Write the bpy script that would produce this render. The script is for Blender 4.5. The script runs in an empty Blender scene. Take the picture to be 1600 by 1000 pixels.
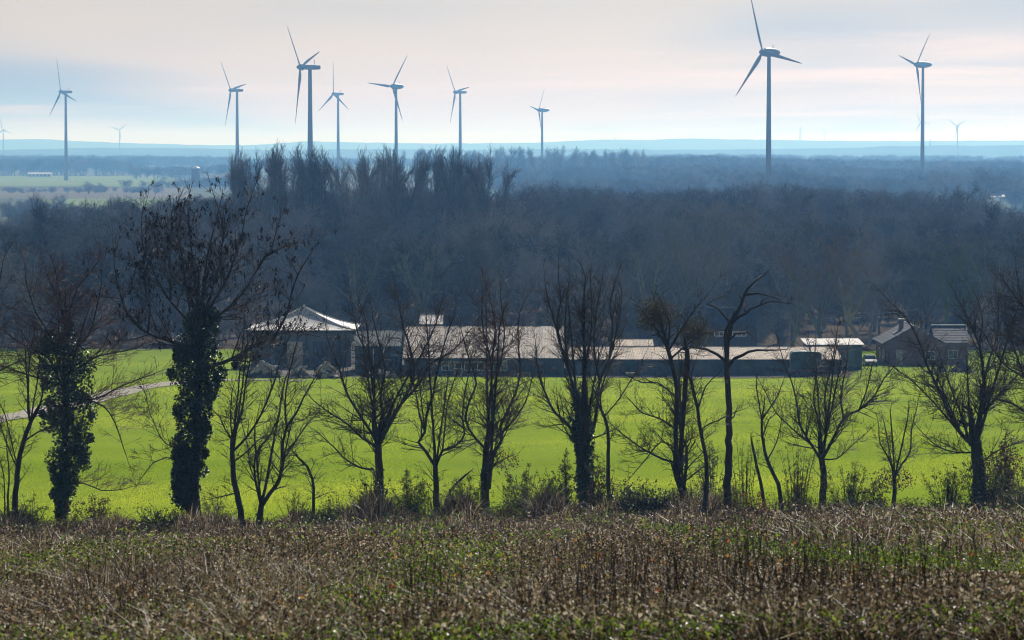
import bpy, math, random
import numpy as np
from math import radians, sin, cos, pi, sqrt, atan, atan2

random.seed(11)
RNG = np.random.default_rng(11)
SKY_VEIL = (1.20, 0.985, 0.80, 1)   # warm high haze
SKY_GREY = (0.60, 0.68, 0.80, 1)
SKY_PALE = (1.35, 1.08, 0.90, 1)
CLOUD_A = (3.1, 0.4, 0)
CLOUD_B = (9.4, 4.2, 0)
HAZE_COL = (0.20, 0.50, 1.0, 1)
HAZE_DENS = 1.75e-4
HAZE_G = 0.45
scene = bpy.context.scene
COL = scene.collection

# ------------------------------------------------------------------ camera
F_PX = 5051.0                      # focal length in pixels of a 1600 px wide frame
CAM_Z = 36.0                       # the hilltop eye, in metres above the plain
PITCH = atan((500 - 232) / F_PX)
cam_data = bpy.data.cameras.new('camera')
cam_data.sensor_width = 36.0
cam_data.lens = 36.0 * F_PX / 1600.0
cam_data.clip_start = 0.5
cam_data.clip_end = 90000.0
cam_data.dof.use_dof = True
cam_data.dof.focus_distance = 260.0
cam_data.dof.aperture_fstop = 7.0
camera = bpy.data.objects.new('camera', cam_data)
camera.location = (0, 0, CAM_Z)
camera.rotation_euler = (pi / 2 - PITCH, 0, 0)
COL.objects.link(camera)
scene.camera = camera

# ------------------------------------------------------------------ sky and sun
SUN_AZ = radians(16.0)             # to the right of the view direction (+Y)
SUN_EL = radians(37.0)
world = bpy.data.worlds.new('World')
scene.world = world
world.use_nodes = True
wt = world.node_tree
for n in list(wt.nodes):
    wt.nodes.remove(n)


def wnode(kind, **kw):
    n = wt.nodes.new(kind)
    for k, v in kw.items():
        setattr(n, k, v)
    return n


w_out = wnode('ShaderNodeOutputWorld')
w_bg = wnode('ShaderNodeBackground')
w_sky = wnode('ShaderNodeTexSky', sky_type='NISHITA', sun_disc=False, sun_elevation=SUN_EL,
              sun_rotation=SUN_AZ, altitude=60.0, air_density=1.0, dust_density=0.6, ozone_density=1.5)
w_bg.inputs['Strength'].default_value = 0.047
# thin high cloud: noise on a flat layer overhead, so it streaks towards the horizon
w_tc = wnode('ShaderNodeTexCoord')
w_sep = wnode('ShaderNodeSeparateXYZ')
wt.links.new(w_tc.outputs['Generated'], w_sep.inputs[0])
w_zc = wnode('ShaderNodeMath', operation='MAXIMUM')
wt.links.new(w_sep.outputs['Z'], w_zc.inputs[0])
w_zc.inputs[1].default_value = 0.0
w_za = wnode('ShaderNodeMath', operation='ADD')
wt.links.new(w_zc.outputs[0], w_za.inputs[0])
w_za.inputs[1].default_value = 0.02
w_u = wnode('ShaderNodeMath', operation='DIVIDE')
w_v = wnode('ShaderNodeMath', operation='DIVIDE')
wt.links.new(w_sep.outputs['X'], w_u.inputs[0]); wt.links.new(w_za.outputs[0], w_u.inputs[1])
wt.links.new(w_sep.outputs['Y'], w_v.inputs[0]); wt.links.new(w_za.outputs[0], w_v.inputs[1])
w_comb = wnode('ShaderNodeCombineXYZ')
wt.links.new(w_u.outputs[0], w_comb.inputs[0]); wt.links.new(w_v.outputs[0], w_comb.inputs[1])


def cloud_noise(scale, detail, rough, loc, lo, hi, sx=1.0, sy=1.0):
    m = wnode('ShaderNodeMapping')
    m.inputs['Scale'].default_value = (scale * sx, scale * sy, scale)
    m.inputs['Location'].default_value = loc
    m.inputs['Rotation'].default_value = (0, 0, radians(8))
    wt.links.new(w_comb.outputs[0], m.inputs[0])
    n = wnode('ShaderNodeTexNoise')
    n.inputs['Scale'].default_value = 1.0
    n.inputs['Detail'].default_value = detail
    n.inputs['Roughness'].default_value = rough
    wt.links.new(m.outputs[0], n.inputs['Vector'])
    r = wnode('ShaderNodeMapRange', interpolation_type='SMOOTHSTEP')
    r.inputs['From Min'].default_value = lo
    r.inputs['From Max'].default_value = hi
    wt.links.new(n.outputs['Fac'], r.inputs['Value'])
    return r.outputs[0]


def wmix(fac, a, b):
    n = wnode('ShaderNodeMix', data_type='RGBA')
    if isinstance(fac, float):
        n.inputs[0].default_value = fac
    else:
        wt.links.new(fac, n.inputs[0])
    for sock, v in ((n.inputs[6], a), (n.inputs[7], b)):
        if isinstance(v, tuple):
            sock.default_value = v
        else:
            wt.links.new(v, sock)
    return n.outputs[2]


w_bw = wnode('ShaderNodeRGBToBW')
wt.links.new(w_sky.outputs[0], w_bw.inputs[0])


def tinted(col):                    # cloud lit by the same sky: as bright as the sky behind it, in its own tint
    n = wnode('ShaderNodeMix', data_type='RGBA', blend_type='MULTIPLY')
    n.inputs[0].default_value = 1.0
    wt.links.new(w_bw.outputs[0], n.inputs[6])
    n.inputs[7].default_value = col
    return n.outputs[2]


# the veil is a thin even layer: seen edge-on near the horizon it is dense, overhead the blue shows through
w_q = wnode('ShaderNodeMath', operation='DIVIDE'); w_q.inputs[0].default_value = -0.075
wt.links.new(w_za.outputs[0], w_q.inputs[1])
w_e = wnode('ShaderNodeMath', operation='EXPONENT'); wt.links.new(w_q.outputs[0], w_e.inputs[0])
w_f = wnode('ShaderNodeMath', operation='SUBTRACT'); w_f.inputs[0].default_value = 1.0
wt.links.new(w_e.outputs[0], w_f.inputs[1])
veil = wmix(w_f.outputs[0], w_sky.outputs[0], tinted(SKY_VEIL))
grey = wmix(cloud_noise(0.055, 3, 0.5, CLOUD_A, 0.44, 0.70, 3.0, 0.8), veil, tinted(SKY_GREY))
streak = wmix(cloud_noise(0.085, 6, 0.62, CLOUD_B, 0.49, 0.72, 1.8, 1.6), grey, tinted(SKY_PALE))
wt.links.new(streak, w_bg.inputs['Color'])
wt.links.new(w_bg.outputs[0], w_out.inputs['Surface'])

sun_data = bpy.data.lights.new('sun', 'SUN')
sun_data.energy = 4.5
sun_data.angle = radians(0.6)
sun_data.color = (1.0, 0.95, 0.88)
sun = bpy.data.objects.new('sun', sun_data)
sun.rotation_euler = (pi / 2 - SUN_EL, 0, pi - SUN_AZ)    # lamp -Z points from the sun to the ground
sun.location = (60, 200, 140)
COL.objects.link(sun)

scene.view_settings.view_transform = 'Standard'
scene.view_settings.look = 'None'
scene.view_settings.gamma = 1.0
scene.view_settings.exposure = 0.32
scene.view_settings.use_curve_mapping = False
scene.render.engine = 'CYCLES'
cy = scene.cycles
cy.max_bounces = 5
cy.diffuse_bounces = 2
cy.glossy_bounces = 1
cy.transmission_bounces = 3
cy.volume_bounces = 0
cy.transparent_max_bounces = 4
cy.caustics_reflective = False
cy.caustics_refractive = False
cy.use_denoising = True
cy.denoiser = 'OPENIMAGEDENOISE'
cy.denoising_input_passes = 'RGB_ALBEDO_NORMAL'
cy.denoising_prefilter = 'ACCURATE'
cy.use_adaptive_sampling = False
cy.pixel_filter_type = 'BLACKMAN_HARRIS'
cy.filter_width = 1.1

# ------------------------------------------------------------------ helpers
CP, SP = cos(PITCH), sin(PITCH)


def at(px, py, Y):
    """the point at distance Y that the photograph shows at pixel (px, py) of 1600 x 1000"""
    dx, dz = (px - 800) / F_PX, (500 - py) / F_PX
    d = (dx, CP + dz * SP, -SP + dz * CP)
    t = Y / d[1]
    return (d[0] * t, Y, CAM_Z + d[2] * t)


def xat(px, Y):
    return (px - 800) / F_PX * Y / CP


def lerp_table(tab, v):
    return float(np.interp(v, [t[0] for t in tab], [t[1] for t in tab]))


Z_Y = [-200, 0, 36, 90, 144, 152, 423, 470, 520, 700, 1000, 1600, 2400, 60000]
Z_Z = [50, 34.3, 30.5, 24.6, 19.2, 18.5, 6.0, 5.6, 6.0, 5.0, 3.0, 0.8, 0.0, 0.0]


def gz(x, y):
    """ground height"""
    x = np.asarray(x, float); y = np.asarray(y, float)
    z = np.interp(y, Z_Y, Z_Z)
    near = np.clip((330 - y) / 190, 0, 1)
    z = z + 0.028 * np.clip(x, -80, 80) * near
    roll = np.sin(x * 0.11 + y * 0.05) * 0.10 + np.sin(x * 0.05 - y * 0.083 + 1.7) * 0.14 + np.sin(y * 0.021 + x * 0.017) * 0.25
    return z + roll * np.clip((900 - y) / 500, 0, 1)


def g(x, y):
    return float(gz(x, y))


def tag(o, label=None, cat=None, group=None, kind=None):
    if label: o['label'] = label
    if cat: o['category'] = cat
    if group: o['group'] = group
    if kind: o['kind'] = kind
    return o


def empty(name, loc, rz=0.0):
    o = bpy.data.objects.new(name, None)
    o.empty_display_size = 0.5
    o.location = loc
    o.rotation_euler = (0, 0, rz)
    COL.objects.link(o)
    return o


def make_mesh(name, V, faces, mat=None, smooth=False):
    """V (n,3); faces: list of index arrays, each (m,3) or (m,4), or of plain polygons"""
    me = bpy.data.meshes.new(name)
    V = np.asarray(V, dtype=np.float32).reshape(-1, 3)
    loops, starts, tots, pos = [], [], [], 0
    for fa in faces:
        fa = np.asarray(fa, dtype=np.int32)
        if fa.ndim == 1:
            fa = fa[None, :]
        if not len(fa):
            continue
        m, k = fa.shape
        loops.append(fa.ravel()); starts.append(pos + np.arange(m, dtype=np.int32) * k)
        tots.append(np.full(m, k, np.int32)); pos += m * k
    me.vertices.add(len(V)); me.vertices.foreach_set('co', V.ravel())
    if loops:
        L = np.concatenate(loops); S = np.concatenate(starts); T = np.concatenate(tots)
        me.loops.add(len(L)); me.loops.foreach_set('vertex_index', L)
        me.polygons.add(len(S)); me.polygons.foreach_set('loop_start', S); me.polygons.foreach_set('loop_total', T)
        me.polygons.foreach_set('use_smooth', np.full(len(S), bool(smooth)))
    me.update(calc_edges=True)
    me.validate()
    if mat:
        me.materials.append(mat)
    return me


def link(name, me, parent=None, loc=(0, 0, 0), rz=0.0):
    o = bpy.data.objects.new(name, me)
    o.location = loc
    o.rotation_euler = (0, 0, rz)
    o.parent = parent
    COL.objects.link(o)
    return o


class Geo:
    """collects shapes for one mesh"""
    def __init__(self):
        self.V, self.F, self.n = [], [], 0

    def add(self, V, faces):
        V = np.asarray(V, float).reshape(-1, 3)
        self.V.append(V)
        for fa in faces:
            fa = np.asarray(fa, np.int32)
            if fa.ndim == 1: fa = fa[None, :]
            self.F.append(fa + self.n)
        self.n += len(V)
        return self

    def box(self, x0, x1, y0, y1, z0, z1):
        V = [(x, y, z) for z in (z0, z1) for y in (y0, y1) for x in (x0, x1)]
        return self.add(V, [[(0, 2, 3, 1), (4, 5, 7, 6), (0, 1, 5, 4), (2, 6, 7, 3), (0, 4, 6, 2), (1, 3, 7, 5)]])

    def prism(self, pts, axis, a0, a1):
        """polygon pts (2-D) extruded along axis 'x' or 'y' from a0 to a1"""
        n = len(pts)
        mk = (lambda p, a: (a, p[0], p[1])) if axis == 'x' else (lambda p, a: (p[0], a, p[1]))
        V = [mk(p, a0) for p in pts] + [mk(p, a1) for p in pts]
        fs = [list(range(n)), list(range(2 * n - 1, n - 1, -1))]
        fs += [[i, n + i, n + (i + 1) % n, (i + 1) % n] for i in range(n)]
        for f_ in fs: f_.reverse()
        return self.add(V, fs)

    def tube(self, pts, radii, k=8, cap=True):
        pts = np.asarray(pts, float); m = len(pts)
        rings = []
        ref = np.array([0.31, 0.95, 0.05])
        for i in range(m):
            d = pts[min(i + 1, m - 1)] - pts[max(i - 1, 0)]
            d /= (np.linalg.norm(d) + 1e-9)
            a = np.cross(d, ref); a /= (np.linalg.norm(a) + 1e-9)
            b = np.cross(d, a)
            th = np.arange(k) * 2 * pi / k
            rings.append(pts[i] + radii[i] * (np.cos(th)[:, None] * a + np.sin(th)[:, None] * b))
        V = np.concatenate(rings)
        i = np.arange(m - 1)[:, None] * k; j = np.arange(k)[None, :]; j2 = (j + 1) % k
        q = np.stack([i + j, i + j2, i + k + j2, i + k + j], -1).reshape(-1, 4)
        fs = [q]
        if cap:
            fs += [np.arange(k)[::-1], (m - 1) * k + np.arange(k)]
        return self.add(V, fs)

    def segs(self, P0, P1, R0, R1, k=3):
        """many separate thin tapered prisms at once"""
        if not len(P0): return self
        P0, P1 = np.asarray(P0, float), np.asarray(P1, float)
        d = P1 - P0; d /= (np.linalg.norm(d, axis=1, keepdims=True) + 1e-9)
        ref = np.where(np.abs(d[:, 2:3]) > 0.8, np.array([[1., 0.2, 0.]]), np.array([[0., 0.2, 1.]]))
        a = np.cross(d, ref); a /= (np.linalg.norm(a, axis=1, keepdims=True) + 1e-9)
        b = np.cross(d, a)
        th = np.arange(k) * 2 * pi / k
        off = np.cos(th)[None, :, None] * a[:, None, :] + np.sin(th)[None, :, None] * b[:, None, :]
        A = P0[:, None, :] + off * np.asarray(R0)[:, None, None]
        B = P1[:, None, :] + off * np.asarray(R1)[:, None, None]
        n = len(P0)
        V = np.concatenate([A, B], 1).reshape(-1, 3)
        j = np.arange(k); j2 = (j + 1) % k
        q = np.stack([j, j2, k + j2, k + j], -1)
        Q = (np.arange(n)[:, None, None] * 2 * k + q[None]).reshape(-1, 4)
        return self.add(V, [Q])

    def cards(self, C, U, W):
        """many small leaf-like diamonds: centre C, half-length vector U, half-width vector W, bent along the middle"""
        C, U, W = (np.asarray(v, float) for v in (C, U, W))
        N = np.cross(U, W)
        N = N / (np.linalg.norm(N, axis=1, keepdims=True) + 1e-9) * np.linalg.norm(W, axis=1, keepdims=True) * 0.45
        V = np.stack([C - U, C + W + N, C + U, C - W + N], 1).reshape(-1, 3)
        i = np.arange(len(C))[:, None] * 4
        T = np.concatenate([i + np.array([[0, 1, 2]]), i + np.array([[0, 2, 3]])], 1).reshape(-1, 3)
        return self.add(V, [T])

    def mesh(self, name, mat, smooth=False):
        return make_mesh(name, np.concatenate(self.V) if self.V else np.zeros((0, 3)), self.F, mat, smooth)

    def obj(self, name, mat, parent=None, loc=(0, 0, 0), rz=0.0, smooth=False):
        return link(name, self.mesh(name, mat, smooth), parent, loc, rz)


def rnd_dirs(n, rng=RNG):
    v = rng.normal(size=(n, 3))
    return v / np.linalg.norm(v, axis=1, keepdims=True)


# ------------------------------------------------------------------ materials
def material(name, col, rough=0.8, spec=0.3, col2=None, scale=4.0, detail=4.0, island=None, rand_obj=0.0,
             translucent=0.0, tcol=None, tcol2=None, bump=0.0, bscale=20.0, metallic=0.0, stretch=(1, 1, 1), lo=0.35, hi=0.65, coat=0.0):
    m = bpy.data.materials.new(name)
    m.use_nodes = True
    nt = m.node_tree
    b = nt.nodes['Principled BSDF']
    out = nt.nodes['Material Output']
    b.inputs['Roughness'].default_value = rough
    b.inputs['Specular IOR Level'].default_value = spec
    b.inputs['Metallic'].default_value = metallic
    N = lambda t: nt.nodes.new(t)
    col = tuple(col) + (1,)
    cur = None
    if island:                                    # each leaf or blade takes one of several colours
        geo = N('ShaderNodeNewGeometry')
        ramp = N('ShaderNodeValToRGB')
        ramp.color_ramp.interpolation = 'CONSTANT'
        els = ramp.color_ramp.elements
        while len(els) > 1: els.remove(els[-1])
        tot = sum(w for w, c in island); acc = 0.0
        for i, (w, c) in enumerate(island):
            e = els[0] if i == 0 else els.new(acc / tot)
            e.position = acc / tot
            e.color = tuple(c) + (1,)
            acc += w
        nt.links.new(geo.outputs['Random Per Island'], ramp.inputs[0])
        cur = ramp.outputs[0]
    elif col2 is not None:
        tc = N('ShaderNodeTexCoord'); mp = N('ShaderNodeMapping')
        mp.inputs['Scale'].default_value = stretch
        if rand_obj:                              # look-alike pieces share a mesh but not their stains
            oi0 = N('ShaderNodeObjectInfo'); sc0 = N('ShaderNodeVectorMath'); sc0.operation = 'SCALE'
            cb0 = N('ShaderNodeCombineXYZ')
            for q_ in range(3): nt.links.new(oi0.outputs['Random'], cb0.inputs[q_])
            nt.links.new(cb0.outputs[0], sc0.inputs[0]); sc0.inputs['Scale'].default_value = 300.0
            nt.links.new(sc0.outputs[0], mp.inputs['Location'])
        nt.links.new(tc.outputs['Object'], mp.inputs[0])
        no = N('ShaderNodeTexNoise')
        no.inputs['Scale'].default_value = scale
        no.inputs['Detail'].default_value = detail
        nt.links.new(mp.outputs[0], no.inputs['Vector'])
        mr = N('ShaderNodeMapRange')
        mr.inputs['From Min'].default_value = lo; mr.inputs['From Max'].default_value = hi
        nt.links.new(no.outputs['Fac'], mr.inputs['Value'])
        mx = N('ShaderNodeMix'); mx.data_type = 'RGBA'
        mx.inputs[6].default_value = col; mx.inputs[7].default_value = tuple(col2) + (1,)
        nt.links.new(mr.outputs[0], mx.inputs[0])
        cur = mx.outputs[2]
    if rand_obj:
        oi = N('ShaderNodeObjectInfo')
        hs = N('ShaderNodeHueSaturation')
        mr2 = N('ShaderNodeMapRange')
        mr2.inputs['To Min'].default_value = 1 - rand_obj; mr2.inputs['To Max'].default_value = 1 + rand_obj
        nt.links.new(oi.outputs['Random'], mr2.inputs['Value'])
        nt.links.new(mr2.outputs[0], hs.inputs['Value'])
        if cur is None: hs.inputs['Color'].default_value = col
        else: nt.links.new(cur, hs.inputs['Color'])
        cur = hs.outputs[0]
    if cur is None:
        b.inputs['Base Color'].default_value = col
    else:
        nt.links.new(cur, b.inputs['Base Color'])
    if bump:
        tc = N('ShaderNodeTexCoord'); no = N('ShaderNodeTexNoise')
        no.inputs['Scale'].default_value = bscale
        no.inputs['Detail'].default_value = 5
        nt.links.new(tc.outputs['Object'], no.inputs['Vector'])
        bp = N('ShaderNodeBump')
        bp.inputs['Strength'].default_value = bump
        bp.inputs['Distance'].default_value = 0.1
        nt.links.new(no.outputs['Fac'], bp.inputs['Height'])
        nt.links.new(bp.outputs[0], b.inputs['Normal'])
    if translucent:
        tr = N('ShaderNodeBsdfTranslucent')
        if tcol2 is not None:
            tc2 = N('ShaderNodeTexCoord'); mp2 = N('ShaderNodeMapping'); mp2.inputs['Scale'].default_value = stretch
            nt.links.new(tc2.outputs['Object'], mp2.inputs[0])
            n2 = N('ShaderNodeTexNoise'); n2.inputs['Scale'].default_value = scale; n2.inputs['Detail'].default_value = detail
            nt.links.new(mp2.outputs[0], n2.inputs['Vector'])
            r2 = N('ShaderNodeMapRange'); r2.inputs['From Min'].default_value = lo; r2.inputs['From Max'].default_value = hi
            nt.links.new(n2.outputs['Fac'], r2.inputs['Value'])
            x2 = N('ShaderNodeMix'); x2.data_type = 'RGBA'
            x2.inputs[6].default_value = tuple(tcol) + (1,); x2.inputs[7].default_value = tuple(tcol2) + (1,)
            nt.links.new(r2.outputs[0], x2.inputs[0])
            nt.links.new(x2.outputs[2], tr.inputs[0])
            tcol = None
        if tr.inputs[0].is_linked:
            pass
        elif tcol is not None:
            tr.inputs[0].default_value = tuple(tcol) + (1,)
        elif cur is not None:
            nt.links.new(cur, tr.inputs[0])
        else:
            tr.inputs[0].default_value = col
        ms = N('ShaderNodeMixShader')
        ms.inputs[0].default_value = translucent
        nt.links.new(b.outputs[0], ms.inputs[1]); nt.links.new(tr.outputs[0], ms.inputs[2])
        nt.links.new(ms.outputs[0], out.inputs['Surface'])
    return m

# ------------------------------------------------------------------ the ground, fields and hills
M_ground = material('forest_floor', (0.075, 0.055, 0.038), col2=(0.12, 0.095, 0.06), scale=0.08, rough=0.95, bump=0.4, bscale=1.5, spec=0.0)
M_soil = material('weedy_soil', (0.050, 0.038, 0.026), col2=(0.085, 0.065, 0.042), scale=0.6, rough=0.95, bump=0.6, bscale=6, spec=0.0)
M_field = material('meadow', (0.15, 0.225, 0.022), col2=(0.20, 0.275, 0.03), scale=0.05, rough=0.9, spec=0.0, bump=0.5, bscale=3, stretch=(0.3, 1.4, 1))
M_path = material('gravel', (0.42, 0.39, 0.33), col2=(0.28, 0.26, 0.21), scale=1.3, rough=0.9, bump=0.4, bscale=5, spec=0.0)
M_yard = material('yard', (0.20, 0.18, 0.155), col2=(0.10, 0.095, 0.07), scale=0.25, rough=0.9, bump=0.3, bscale=3, spec=0.0)
M_farfield = material('far_field', (0.16, 0.22, 0.06), col2=(0.22, 0.26, 0.09), scale=0.01, rough=0.95, spec=0.0)
M_farfield2 = material('ploughed_field', (0.15, 0.135, 0.085), col2=(0.19, 0.165, 0.11), scale=0.01, rough=0.95, spec=0.0)
M_plain = material('plain', (0.10, 0.11, 0.05), col2=(0.16, 0.15, 0.08), scale=0.002, rough=0.95, spec=0.0)
M_hill = material('wooded_hill', (0.045, 0.055, 0.03), col2=(0.075, 0.08, 0.045), scale=0.006, rough=0.95, spec=0.0)


def sheet(name, mat, ys, hw, dz, nx=80, x_lo=None, x_hi=None, smooth=True):
    """a sheet following the ground; hw(y) half width, or x_lo(y), x_hi(y)"""
    ys = np.asarray(ys, float)
    u = np.linspace(0, 1, nx)
    X = np.stack([(x_lo(y) if x_lo else -hw(y)) + u * ((x_hi(y) - x_lo(y)) if x_lo else 2 * hw(y)) for y in ys])
    Yg = np.repeat(ys[:, None], nx, 1)
    Z = gz(X, Yg) + dz
    V = np.stack([X, Yg, Z], -1).reshape(-1, 3)
    r = np.arange(len(ys) - 1)[:, None] * nx; c = np.arange(nx - 1)[None]
    Q = np.stack([r + c, r + c + 1, r + c + nx + 1, r + c + nx], -1).reshape(-1, 4)
    return link(name, make_mesh(name, V, [Q], mat, smooth))


rows = np.concatenate([np.arange(-60, 160, 4), np.arange(160, 720, 8), np.arange(720, 2400, 40), np.geomspace(2400, 27000, 30)])
ground = tag(sheet('ground', M_ground, rows, lambda y: 90 + 0.40 * max(y, 0), 0.0, 90), 'brown ground of the wood and the plain', 'ground', kind='structure')
tag(sheet('weedy_slope', M_soil, np.arange(-30, 153.1, 1.5), lambda y: 60.0, 0.03, 80), 'dark soil of the weedy slope in front', 'ground', kind='structure')
tag(sheet('meadow', M_field, np.arange(150.5, 486, 2.5), lambda y: 30 + 0.5 * y, 0.06, 90), 'bright green meadow between the tree row and the farm', 'meadow', kind='structure')
tag(sheet('yard', M_yard, np.arange(418, 466, 2.0), None, 0.12, 60, lambda y: xat(392, y), lambda y: xat(1330, y)), 'bare yard round the farm buildings', 'yard', kind='structure')
plain = sheet('plain', M_plain, np.concatenate([np.arange(1150, 2400, 50), np.geomspace(2400, 26900, 30)]), lambda y: 80 + 0.39 * y, 0.25, 60)
tag(plain, 'flat hazy plain beyond the wood', 'plain', kind='structure')


def ribbon(name, mat, pts, w, dz):
    """a track through points (x, y), w wide"""
    pts = np.asarray(pts, float)
    t = np.linspace(0, len(pts) - 1, 14 * len(pts))
    P = np.stack([np.interp(t, np.arange(len(pts)), pts[:, k]) for k in (0, 1)], -1)
    T = np.gradient(P, axis=0); T /= np.linalg.norm(T, axis=1, keepdims=True)
    Nn = np.stack([-T[:, 1], T[:, 0]], -1)
    cols = []
    for s in np.linspace(-0.5, 0.5, 7):
        ww = w * (1 + 0.12 * np.sin(t * 9 + s * 5))
        q = P + Nn * (s * ww[:, None] if np.ndim(ww) else s * w)
        cols.append(np.stack([q[:, 0], q[:, 1], gz(q[:, 0], q[:, 1]) + dz + 0.03 * (1 - abs(s) * 2)], -1))
    V = np.stack(cols, 1).reshape(-1, 3)
    r = np.arange(len(P) - 1)[:, None] * 7; c = np.arange(6)[None]
    Q = np.stack([r + c, r + c + 7, r + c + 8, r + c + 1], -1).reshape(-1, 4)
    return link(name, make_mesh(name, V, [Q], mat, True))


def ground_at(px, py):
    """the ground point seen at a pixel"""
    lo, hi = 5.0, 30000.0
    for _ in range(60):
        mid = (lo + hi) / 2
        p = at(px, py, mid)
        if p[2] > g(p[0], mid): lo = mid
        else: hi = mid
    return at(px, py, lo)


pp = [ground_at(px, py)[:2] for px, py in ((-60, 668), (0, 656), (80, 640), (160, 622), (240, 604), (285, 598), (360, 595), (480, 596))]
tag(ribbon('farm_track', M_path, pp, 3.8, 0.15), 'pale gravel track crossing the meadow to the farm', 'track', kind='structure')


def far_sheet(name, label, mat, py0, py1, px0, px1, dz):
    y0, y1 = 36 * F_PX / (py0 - 232.0), 36 * F_PX / (py1 - 232.0)
    o = sheet(name, mat, np.linspace(y0, y1, 12), None, dz, 24, lambda y: xat(px0, y), lambda y: xat(px1, y))
    return tag(o, label, 'field', kind='structure')


far_sheet('field', 'pale green far field behind the leftmost tall turbine', M_farfield, 292, 275.5, -160, 275, 0.6)
far_sheet('field', 'pinkish ploughed field below the far green field', M_farfield2, 312, 295, -160, 300, 0.7)
far_sheet('field', 'small green field just above the wood at the left', M_farfield, 327, 309, 60, 260, 0.6)
far_sheet('field', 'green far field among the hazy trees at the right', M_farfield, 300, 290, 1480, 1760, 0.6)


def hill(label, Y, depth, prof, seed, px_ext=500):
    """a long wooded ridge; prof = (px, py) of its skyline"""
    rng = np.random.default_rng(seed)
    n = 420
    px = np.linspace(-px_ext, 1600 + px_ext, n)
    py = np.interp(px, [p[0] for p in prof], [p[1] for p in prof])
    top = CAM_Z + (232 - py) / F_PX * Y
    k = 5
    jag = np.convolve(rng.normal(size=n + 8), np.ones(3) / 3, 'same')[4:-4] * Y / F_PX * 0.35
    xs = (px - 800) / F_PX * Y
    prof_d = np.array([-1.0, -0.75, -0.5, -0.25, 0.0, 0.3, 0.65, 1.0])
    hs = 0.5 * (1 + np.cos(prof_d * pi))
    V = []
    for d, h in zip(prof_d, hs):
        jitter = jag * h + rng.normal(size=n) * Y / F_PX * 0.12 * h
        V.append(np.stack([xs, np.full(n, Y) + d * depth, np.maximum((top + jitter) * h, 0) - 0.5 * (h < 0.01)], -1))
    V = np.stack(V, 0).reshape(-1, 3)
    r = np.arange(len(prof_d) - 1)[:, None] * n; c = np.arange(n - 1)[None]
    Q = np.stack([r + c, r + c + 1, r + c + n + 1, r + c + n], -1).reshape(-1, 4)
    o = link('hill', make_mesh('hill', V, [Q], M_hill, False))
    return tag(o, label, 'hill', kind='structure')


hill('long pale blue ridge on the horizon', 15000, 1500,
     [(-500, 219), (0, 218), (60, 217), (130, 221), (250, 225), (330, 227), (400, 226.5), (450, 222.5), (480, 220.5), (540, 222.5), (640, 224), (720, 224), (800, 223.5),
      (860, 222), (900, 219.5), (950, 218), (1010, 219), (1060, 217), (1090, 216.5), (1130, 218), (1200, 218.5), (1290, 220), (1400, 220.5), (1500, 220), (1600, 219.5), (2100, 219)], 3)
hill('lower pale ridge standing before the horizon ridge', 9800, 900,
     [(-500, 236), (0, 234), (150, 231), (260, 231), (420, 234), (560, 233), (720, 234), (900, 233), (1100, 234), (1250, 232), (1340, 231), (1380, 228.5), (1450, 227.5), (1520, 227.5), (1600, 227), (2100, 226)], 5)

# ------------------------------------------------------------------ wind turbines
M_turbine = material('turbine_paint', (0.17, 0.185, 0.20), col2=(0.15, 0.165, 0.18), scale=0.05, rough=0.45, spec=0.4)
M_redband = material('blade_red', (0.45, 0.04, 0.03), rough=0.5)
M_mast = material('mast_steel', (0.35, 0.35, 0.36), rough=0.5)


def fit_rotor(hub, tips):
    v = np.array([(t[0] - hub[0], hub[1] - t[1]) for t in tips], float)
    R = sqrt(2 / 3 * float((v[:, 1] ** 2).sum()))
    c0 = min(1.0, sqrt(2 / 3 * float((v[:, 0] ** 2).sum())) / R)
    best = None
    for ph in np.linspace(0, 2 * pi / 3, 121):
        th = ph + np.arange(3) * 2 * pi / 3
        for c in (c0, -c0):
            pr = np.stack([R * np.sin(th) * c, R * np.cos(th)], -1)
            e = sum(min(float(((p - q) ** 2).sum()) for q in v) for p in pr)
            if best is None or e < best[0]:
                best = (e, ph, c)
    return R, best[1], best[2]


def blade_geo(R, root):
    """a lofted blade along +Z, chord along X, thickness along Y"""
    ts = [0.0, 0.04, 0.10, 0.18, 0.27, 0.40, 0.55, 0.70, 0.84, 0.94, 1.0]
    ch = [0.50, 0.55, 0.85, 1.0, 0.93, 0.76, 0.59, 0.45, 0.33, 0.22, 0.05]
    th = [0.50, 0.50, 0.44, 0.34, 0.26, 0.19, 0.135, 0.095, 0.065, 0.04, 0.01]
    tw = [28, 28, 25, 20, 15, 10, 7, 4, 2, 1, 0]
    sc = R * 0.076
    k = 10
    rings = []
    for t, c, h, w in zip(ts, ch, th, tw):
        a = np.arange(k) * 2 * pi / k
        x = np.cos(a) * 0.5 * c * sc - (c - 0.5) * sc * 0.22
        y = np.sin(a) * 0.5 * h * sc * (0.6 + 0.4 * np.cos(a) * (1 if c > 0.5 else 1))
        w = radians(w)
        rings.append(np.stack([x * cos(w) - y * sin(w), x * sin(w) + y * cos(w), np.full(k, root + t * (R - root))], -1))
    V = np.concatenate(rings)
    i = np.arange(len(ts) - 1)[:, None] * k; j = np.arange(k)[None]; j2 = (j + 1) % k
    Q = np.stack([i + j, i + j2, i + k + j2, i + k + j], -1).reshape(-1, 4)
    return V, Q, ts, k


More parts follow.
